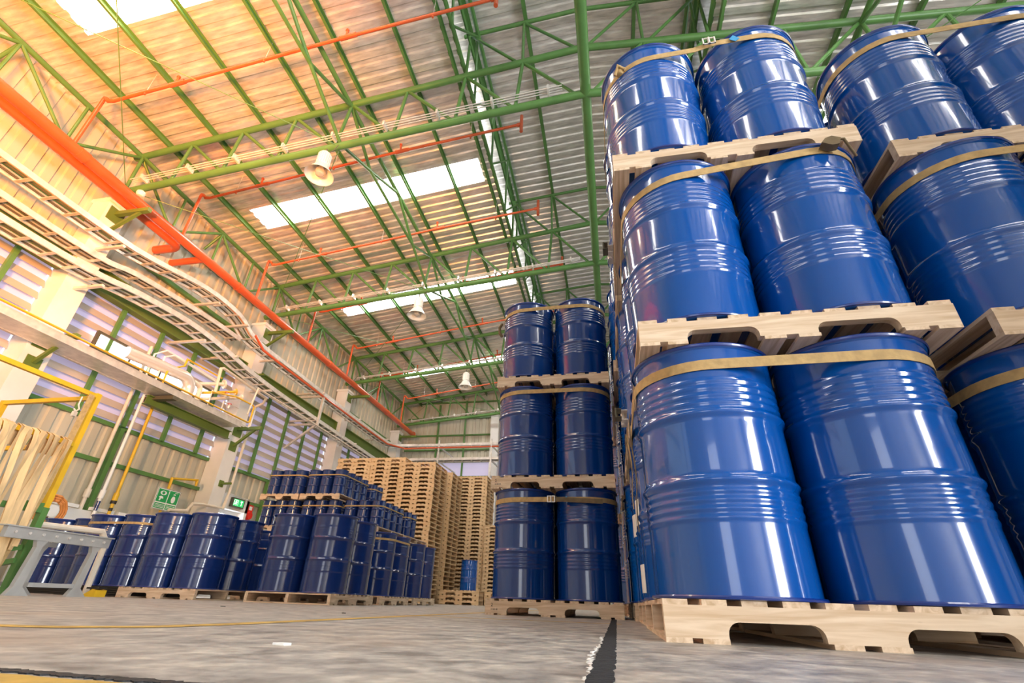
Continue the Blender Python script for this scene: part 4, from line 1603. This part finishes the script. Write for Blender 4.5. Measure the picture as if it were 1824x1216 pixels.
pipe([(-9.5, 9.5, 4.45), (-9.5, 9.42, 5.08), (-9.5, 9.50, 5.13), (-9.5, 11.28, 5.02), (-9.62, 11.36, 4.9), (-9.84, 11.36, 4.8), (-9.84, 11.36, 2.42), (-9.84, 11.3, 2.0), (-9.84, 10.6, 1.98), (-9.84, 10.3, 1.94), (-9.84, 10.2, 1.76), (-9.84, 9.7, 1.70)], 0.035, 'creampipe', 'long cream pipe rising, running past the column and down beside it')
pipe([(-9.7, 7.8, 4.0), (-9.7, 7.78, 4.68), (-9.7, 8.03, 4.9), (-9.7, 9.6, 4.86)], 0.018, 'white', 'thin white riser pipe, left one of the bent pair')
pipe([(-9.62, 7.98, 4.0), (-9.62, 7.97, 4.70), (-9.62, 8.18, 4.84), (-9.62, 9.6, 4.78)], 0.018, 'white', 'thin white riser pipe, right one of the bent pair')
pipe([(-9.55, 8.1, 4.0), (-9.55, 8.1, 4.46), (-9.55, 8.46, 4.70), (-9.55, 8.47, 4.88), (-9.55, 9.6, 4.90)], 0.02, 'yellow', 'stepped yellow riser pipe above the pipe shelf')
pipe([(-9.55, 9.45, 4.0), (-9.55, 9.45, 4.5), (-9.55, 9.9, 4.52)], 0.014, 'steel', 'small grey valve pipe standing on the pipe shelf')
pipe([(-9.45, 9.8, 4.0), (-9.45, 9.8, 4.34), (-9.45, 10.35, 4.36)], 0.014, 'steel', 'small grey pipe at the right end of the pipe shelf')
pipe([(-9.18, 10.4, 4.2), (-9.18, 10.5, 4.98), (-9.18, 11.5, 4.98), (-9.18, 20, 4.82)], 0.02, 'creampipe', 'thin cream pipe rising behind the column, running on to the end')
for z, y, lb in ((4.45, 9.7, 'upper'), (4.22, 9.9, 'lower')):
    o = empty('valve', (-9.35, y, z))
    MB().lathe([(0.0, -0.03), (0.03, -0.03), (0.035, 0), (0.03, 0.03), (0.0, 0.03)], 12, cap=False).build('body', 'steel', o)
    MB().tube([(0, 0, 0.02), (0, 0, 0.09)], 0.008, 8).build('stem', 'steel', o)
    MB().tube([(0.045 * math.cos(k * PI / 6), 0.045 * math.sin(k * PI / 6), 0.09) for k in range(13)], 0.006, 6).build('handwheel', 'redbox', o)
    tag(o, 'small hand valve among the pipes on the shelf, %s one' % lb, 'valve')
# vertical drops to the floor
for y, mt, lb, r in ((8.10, 'white', 'white', 0.03), (8.40, 'yellow', 'yellow', 0.032), (7.98, 'creampipe', 'cream', 0.035)):
    o = empty('drop_pipe', (-9.9 if lb != 'cream' else -10.12, y, 0))
    MB().tube([(0, 0, 0.0), (0, 0, 3.85 if lb != 'cream' else 5.0)], r, 12).build('pipe', mt, o)
    for z in (0.9, 1.65):
        MB().tube([(0, 0, z), (0, 0, z + 0.16)], r * 1.6, 12).build('coupling', mt, o)
    if lb == 'white':
        MB().tube([(0, 0, 1.42), (0, 0, 1.60)], r * 1.08, 12).build('blue_band', 'navy_and_shaded', o)
    if lb == 'yellow':
        MB().tube([(0, 0, 1.46), (0, 0, 1.52)], r * 1.1, 12).build('black_band', 'black', o)
        MB().tube([(0, 0, 1.60), (0, 0, 1.66)], r * 1.7, 12).build('black_band', 'black', o)
    tag(o, '%s vertical pipe dropping from the shelf to behind the drums' % lb, 'pipe')
# yellow pipe frame behind the green sign
o = MB().tube([(-9.95, 9.60, 0.0), (-9.95, 9.60, 2.38), (-9.95, 10.32, 2.50), (-9.95, 10.34, 2.36)], 0.028, 10).build('shower_pipe', 'yellow')
tag(o, 'yellow emergency shower pipe with side arm behind the green sign', 'pipe')
# conduit on column B right side and hose from door
o = MB().tube([(-9.95, 11.33, 2.42), (-10.2, 12.9, 2.42)], 0.016, 8).build('conduit', 'steel')
tag(o, 'thin conduit running over the exit sign and door', 'conduit')

# ------------------------------------------------------------------ signs, extinguishing gear
o = empty('safety_sign', (-9.88, 9.60, 1.67))
MB().box(-0.012, 0, -0.32, 0.32, 0, 0.46).build('plate', 'white', o, smooth=False)
MB().box(0.0, 0.003, -0.315, 0.315, 0.005, 0.012).box(0, 0.003, -0.315, 0.315, 0.448, 0.455).box(0, 0.003, -0.315, -0.308, 0.005, 0.455).box(0, 0.003, 0.308, 0.315, 0.005, 0.455).build('border', 'dark', o, smooth=False)
for sy in (-1, 1):
    a, b = (-0.29, -0.012) if sy < 0 else (0.012, 0.29)
    MB().box(0, 0.003, a, b, 0.16, 0.43).build('green_panel', 'signgreen', o, smooth=False)
    MB().box(0, 0.003, a, b, 0.025, 0.135).build('caption_panel', 'signgreen', o, smooth=False)
    m = MB()
    for r_ in range(3):
        yy = a + 0.02
        q = random.Random(r_ + sy)
        while yy < b - 0.03:
            w_ = q.uniform(0.010, 0.035)
            m.box(0.003, 0.005, yy, yy + w_, 0.045 + r_ * 0.028, 0.057 + r_ * 0.028)
            yy += w_ + 0.008
    m.build('caption_lines', 'white', o, smooth=False)
# eye-wash symbol (left): eye outline over a face jet; shower symbol (right): figure under a shower head
m = MB()
eye = [(-0.15 + 0.085 * math.cos(t), 0.355 + 0.045 * math.sin(t)) for t in [k * PI / 12 for k in range(24)]]
m.prism(eye, 'x', 0.003, 0.005)
m.build('eye_symbol', 'white', o, smooth=False)
m = MB().prism([(-0.15 + 0.04 * math.cos(k * PI / 8), 0.355 + 0.033 * math.sin(k * PI / 8)) for k in range(16)], 'x', 0.005, 0.006)
m.build('iris', 'signgreen', o, smooth=False)
MB().prism([(-0.24, 0.26), (-0.19, 0.285), (-0.13, 0.275), (-0.11, 0.235), (-0.17, 0.235), (-0.18, 0.19), (-0.22, 0.185), (-0.21, 0.24)], 'x', 0.003, 0.005).build('jet_symbol', 'white', o, smooth=False)
MB().prism([(0.155 + 0.055 * math.cos(k * PI / 8), 0.255 + 0.075 * math.sin(k * PI / 8)) for k in range(16)], 'x', 0.003, 0.005).build('figure_symbol', 'white', o, smooth=False)
MB().prism([(0.12, 0.355), (0.19, 0.355), (0.18, 0.375), (0.13, 0.375)], 'x', 0.003, 0.005).prism([(0.15, 0.375), (0.16, 0.375), (0.17, 0.40), (0.24, 0.40), (0.24, 0.41), (0.165, 0.41)], 'x', 0.003, 0.005).build('shower_head_symbol', 'white', o, smooth=False)
tag(o, 'green and white eye-wash and emergency shower sign before the left wall', 'sign')

o = empty('exit_sign', (-10.10, 12.08, 2.27))
MB().box(-0.05, 0.03, -0.24, 0.24, -0.12, 0.12).build('housing', 'dark', o, smooth=False)
MB().box(0.03, 0.033, -0.20, 0.20, -0.09, 0.09).build('lit_panel', 'exitgreen', o, smooth=False)
m = MB().box(0.033, 0.036, 0.10, 0.12, -0.06, 0.04).prism([(0.06, 0.03), (0.16, 0.03), (0.11, 0.075)], 'x', 0.033, 0.036)
m.build('arrow_symbol', 'exitwhite', o, smooth=False)
m = MB().prism([(-0.10 + 0.015 * math.cos(k * PI / 6), 0.055 + 0.015 * math.sin(k * PI / 6)) for k in range(12)], 'x', 0.033, 0.036)
m.prism([(-0.13, 0.035), (-0.07, 0.035), (-0.06, -0.01), (-0.08, -0.015), (-0.07, -0.07), (-0.09, -0.07), (-0.105, -0.02), (-0.14, -0.06), (-0.15, -0.05), (-0.125, -0.005)], 'x', 0.033, 0.036)
m.build('running_figure', 'exitwhite', o, smooth=False)
m = MB().box(0.033, 0.035, -0.185, -0.165, -0.07, 0.07).box(0.033, 0.035, -0.03, -0.02, -0.07, 0.07).box(0.033, 0.035, -0.165, -0.03, 0.066, 0.072)
m.build('door_symbol', 'exitwhite', o, smooth=False)
tag(o, 'small lit green exit sign with running figure and arrow above the door', 'sign')

o = empty('alarm_bell', (-10.24, 12.78, 2.1))
MB().box(-0.08, 0.03, -0.11, 0.11, 0.05, 0.24).build('box', 'redbox', o, smooth=False)
MB().tube([(0.0, 0.0, -0.05), (0.08, 0.0, -0.05)], [0.12, 0.10], 20).build('gong', 'redbox', o)
MB().tube([(0.0, 0.0, -0.32), (0.06, 0.0, -0.32)], [0.09, 0.07], 18).build('call_point', 'redbox', o)
MB().box(0.03, 0.04, -0.06, 0.06, 0.10, 0.20).build('face', 'white', o, smooth=False)
tag(o, 'red fire alarm bell and call point beside the exit door', 'alarm')

# hose reel, tube lights at the wall behind the drums
o = empty('hose_reel', (-9.35, 6.9, 1.22))
for r_ in (0.17, 0.21, 0.25):
    MB().tube([(0.02 * math.sin(3 * k), r_ * math.cos(k * PI / 12), r_ * math.sin(k * PI / 12)) for k in range(25)], 0.02, 8).build('hose_coil', 'hose', o)
MB().tube([(-0.05, 0, 0), (0.05, 0, 0)], 0.1, 16).build('hub', 'white', o)
MB().box(-0.15, -0.05, -0.05, 0.05, -1.22, 0.1).build('stand', 'dark', o, smooth=False)
tag(o, 'coil of orange hose on a reel behind the far left drums', 'hose')
o = empty('white_panel', (-10.1, 8.1, 0))
MB().box(0.0, 0.04, -0.9, 1.2, 0.0, 1.42).build('board', 'white', o, smooth=False)
MB().box(0.02, 0.09, -0.85, -0.25, 1.43, 1.49).build('tube_light', 'white', o, smooth=False)
MB().box(0.02, 0.09, 0.0, 0.5, 1.43, 1.49).build('tube_light', 'white', o, smooth=False)
MB().box(0.02, 0.09, 0.6, 1.15, 1.43, 1.49).build('tube_light', 'white', o, smooth=False)
tag(o, 'low white wall panel with white battens on top behind the left drums', 'panel')

# ------------------------------------------------------------------ high bay lamps
def make_lamp():
    o = empty('high_bay_lamp', (0, 0, 0))
    # origin at the chord; hangs down
    MB().tube([(0, 0, -0.02), (0, 0, -0.14)], 0.018, 10).build('hook', 'dark', o)
    MB().lathe([(0.0, -0.12), (0.07, -0.13), (0.10, -0.16), (0.115, -0.20), (0.115, -0.46), (0.09, -0.49)], 28, cap=False).build('housing', 'lampwhite', o)
    m = MB()
    for k in range(20):
        a = k * PI / 10
        c, s = math.cos(a), math.sin(a)
        m.bar((0.118 * c, 0.118 * s, -0.20), (0.118 * c, 0.118 * s, -0.46), 0.008, 0.02, up=(c, s, 0))
    m.build('cooling_fins', 'lampwhite', o, smooth=False)
    MB().lathe([(0.10, -0.47), (0.13, -0.52), (0.18, -0.60), (0.235, -0.70), (0.262, -0.74), (0.268, -0.745), (0.262, -0.735), (0.228, -0.69), (0.172, -0.60), (0.12, -0.52), (0.09, -0.48)], 40, cap=False).build('reflector', 'lampwhite', o)
    MB().lathe([(0.03, -0.49), (0.05, -0.54), (0.085, -0.60), (0.095, -0.66), (0.075, -0.72), (0.03, -0.745), (0.0, -0.75)], 24, cap=False).build('bulb', 'bulb', o)
    MB().tube([(0.06, 0, -0.13), (0.14, 0.02, -0.05), (0.2, 0.03, 0.1)], 0.008, 6).build('cable', 'dark', o)
    return o


l0 = make_lamp()
for i, (x, y, nm) in enumerate(((-5.07, 5.68, 'under the nearest truss'), (-5.05, 10.83, 'under the second truss'), (-5.08, 15.98, 'under the third truss'))):
    o = l0 if i == 0 else dup(l0, (0, 0, 0))
    o.location = (x, y, zb(x) - 0.17)
    tag(o, 'white bell-shaped high bay lamp hanging %s' % nm, 'lamp', 'high bay lamps')
for i, (x, y) in enumerate(((-9.75, 5.8), (-9.4, 5.8), (-9.6, 10.95), (-9.6, 16.1))):
    o = MB().lathe([(0.0, -0.08), (0.06, -0.07), (0.085, -0.02), (0.08, 0.03), (0.04, 0.07), (0.0, 0.08)], 18, c=(x, y, zb(x) - 0.152), cap=False).build('round_fitting', 'lampwhite')
    tag(o, 'small round white fitting at the truss end, %s' % ['left one by the first column', 'right one by the first column', 'by the second column', 'by the third column'][i], 'fitting')

# ------------------------------------------------------------------ yellow rack with hanging webbing
rx, ry = -6.2, 4.5
o = empty('strap_rack', (rx, ry, 0))
MB().box(-0.03, 0.03, -0.03, 0.03, 0.86, 2.22).build('post', 'yellow', o, smooth=False)
MB().box(-0.035, 0.035, -0.035, 0.035, 0.05, 0.86).build('green_leg', 'green', o, smooth=False)
MB().box(-0.06, 0.06, -0.06, 0.06, 0, 0.05).build('foot', 'green', o, smooth=False)
MB().box(-0.025, 0.025, -2.4, -0.03, 2.16, 2.21).build('top_rail', 'yellow', o, smooth=False)
MB().box(-0.025, 0.025, -2.4, -0.03, 1.55, 1.60).build('middle_rail', 'yellow', o, smooth=False)
MB().box(-1.45, -0.03, -0.025, 0.025, 2.14, 2.19).build('end_rail', 'yellow', o, smooth=False)
MB().box(-1.45, -0.03, -0.025, 0.025, 1.53, 1.58).build('end_rail', 'yellow', o, smooth=False)
MB().box(-1.48, -1.42, -0.03, 0.03, 0.05, 2.19).build('post', 'yellow', o, smooth=False)
MB().box(-0.03, 0.03, -2.43, -2.37, 0.05, 2.21).build('post', 'yellow', o, smooth=False)
MB().box(-1.48, -1.42, -2.43, -2.37, 0.05, 2.19).build('post', 'yellow', o, smooth=False)
MB().box(-0.03, 0.03, -0.26, -0.035, 0.86, 0.90).box(-0.03, 0.03, -2.37, -0.035, 0.80, 0.86).build('green_rail', 'green', o, smooth=False)
MB().bar((0, -0.05, 0.45), (0, -1.6, 0.05), 0.05, 0.05).build('brace', 'green', o, smooth=False)
MB().bar((0, -0.03, 0.32), (-1.42, -0.03, 0.1), 0.05, 0.05).build('brace', 'green', o, smooth=False)
tag(o, 'yellow steel rack with a green leg at the left edge of the floor', 'rack')

rs = random.Random(21)
for k in range(15):
    y = 3.66 + k * 0.052 + rs.uniform(-0.01, 0.01)
    zend = rs.uniform(0.15, 0.62)
    w = rs.uniform(0.045, 0.062)
    x = rx + 0.045 + 0.012 * (k % 3)
    amp = rs.uniform(0.01, 0.05)
    ph = rs.uniform(0, 6)
    pts = [(rx - 0.05, y, 1.40), (rx - 0.045, y, 1.58), (rx - 0.01, y, 1.625 + 0.003 * (k % 3)), (x, y, 1.59)]
    nseg = 12
    for q in range(1, nseg + 1):
        t = q / nseg
        pts.append((x + 0.02 * math.sin(ph + t * 5) + 0.04 * t, y + amp * math.sin(ph + t * 4) * t + (k - 7) * -0.012 * t, 1.59 + (zend - 1.59) * t))
    # band seen from the aisle: width along y, thickness along x
    mb = MB()
    for i, p in enumerate(pts):
        tw = 0.5 * math.sin(ph + i * 0.45)
        dy_, dx_ = math.cos(tw) * w / 2, math.sin(tw) * w / 2
        mb.v += [(p[0] - dx_, p[1] - dy_, p[2]), (p[0] + dx_, p[1] + dy_, p[2]), (p[0] + dx_ + 0.004, p[1] + dy_, p[2]), (p[0] - dx_ + 0.004, p[1] - dy_, p[2])]
    for i in range(len(pts) - 1):
        for c in range(4):
            l = (c + 1) % 4
            mb.f.append((4 * i + c, 4 * i + l, 4 * i + 4 + l, 4 * i + 4 + c))
    mb.f.append((3, 2, 1, 0))
    e = 4 * (len(pts) - 1)
    mb.f.append((e, e + 1, e + 2, e + 3))
    o = mb.build('webbing_strap', 'webbing' if 'webbing' in MAT else 'strap')
    tag(o, 'long tan webbing strap draped over the yellow rack, %s from the left' % nth(k + 1), 'strap', 'webbing straps on the yellow rack')
# wide strap running down the post
pts = [(rx + 0.05, 4.43, 2.18)]
mb = MB()
P_ = [(rx + 0.045, 4.40 - 0.02 * t - 0.28 * max(0, t - 0.55) ** 1.3, 2.17 - 1.95 * t) for t in [k / 16 for k in range(17)]]
for p in P_:
    mb.v += [(p[0], p[1] - 0.035, p[2]), (p[0], p[1] + 0.035, p[2]), (p[0] + 0.005, p[1] + 0.035, p[2]), (p[0] + 0.005, p[1] - 0.035, p[2])]
for i in range(16):
    for c in range(4):
        l = (c + 1) % 4
        mb.f.append((4 * i + c, 4 * i + l, 4 * i + 4 + l, 4 * i + 4 + c))
mb.f.append((3, 2, 1, 0))
mb.f.append((64, 65, 66, 67))
o = mb.build('webbing_strap', 'strap')
tag(o, 'wide pale webbing strap hanging straight down beside the yellow rack post', 'strap')
o = empty('strap_hook', (rx - 0.06, 4.38, 2.02))
MB().tube([(0, 0, 0.12), (0, 0, 0.02), (0.0, 0.03, -0.03), (0, 0.0, -0.07), (0, -0.03, -0.04)], 0.009, 8).build('hook', 'steel', o)
MB().box(-0.02, 0.02, -0.02, 0.02, -0.13, -0.07).build('buckle', 'steel', o, smooth=False)
tag(o, 'bright metal strap hook hanging inside the top corner of the yellow rack', 'hook')
o = empty('cardboard_box', (-7.35, 4.0, 0.0))
MB().box(-0.2, 0.2, -0.3, 0.3, 0.0, 1.3).build('carton', 'card', o, smooth=False)
MB().box(-0.21, 0.21, -0.31, 0.31, 1.3, 1.31).build('lid', 'card', o, smooth=False)
tag(o, 'tall brown cardboard carton standing inside the yellow rack', 'carton')

# grey machine stand --------------------------------------------------
def side_frame(x, nm):
    o = empty('steel_stand', (x, 4.5, 0))
    MB().box(-0.03, 0.03, -0.55, 0.56, 0.50, 0.60).build('top_beam', 'greyframe', o, smooth=False)
    MB().box(-0.05, 0.05, -0.58, 0.58, 0.60, 0.612).build('top_flange', 'greyframe', o, smooth=False)
    for a in (-0.17, 0.43):
        MB().prism([(a - 0.06, 0.50), (a + 0.05, 0.50), (a + 0.02, 0.44), (a - 0.0, 0.08), (a + 0.09, 0.0), (a - 0.13, 0.0), (a - 0.085, 0.08), (a - 0.04, 0.44)], 'x', -0.025, 0.025).build('leg', 'greyframe', o, smooth=False)
    MB().box(-0.02, 0.02, -0.12, 0.38, 0.08, 0.12).build('cross_bar', 'greyframe', o, smooth=False)
    for k in range(8):
        y = -0.47 + k * 0.135
        MB().tube([(0.03, y, 0.555), (0.045, y, 0.555)], 0.013, 8).build('bolt', 'steel', o)
    tag(o, 'grey bolted steel stand with two splayed legs, %s' % nm, 'stand', 'grey machine stands')


side_frame(-5.80, 'nearer one beside the yellow rack')
side_frame(-6.55, 'rear one behind the first stand')
o = MB().tube([(-6.35, 4.6, 0.70), (-6.35, 5.4, 0.72), (-6.35, 5.5, 0.60), (-6.35, 5.5, 0.0)], 0.035, 10).build('rail_tube', 'creampipe')
tag(o, 'worn beige tube rail behind the grey stand', 'rail')
o = empty('wheel_wedge', (-6.18, 5.3, 0))
MB().prism([(0, 0), (0.2, 0), (0.2, 0.07), (0.14, 0.08)], 'y', 0, 0.14).build('wedge', 'yellow', o, smooth=False)
MB().box(0.03, 0.21, 0.02, 0.12, 0.08, 0.10).build('black_pad', 'black', o, smooth=False)
tag(o, 'small yellow and black wedge on the floor left of the black pallet', 'wedge')
o = MB().box(-6.9, -5.2, 4.15, 4.2, 0, 0.05).build('kerb_rubble', 'plaster', smooth=False) if False else None
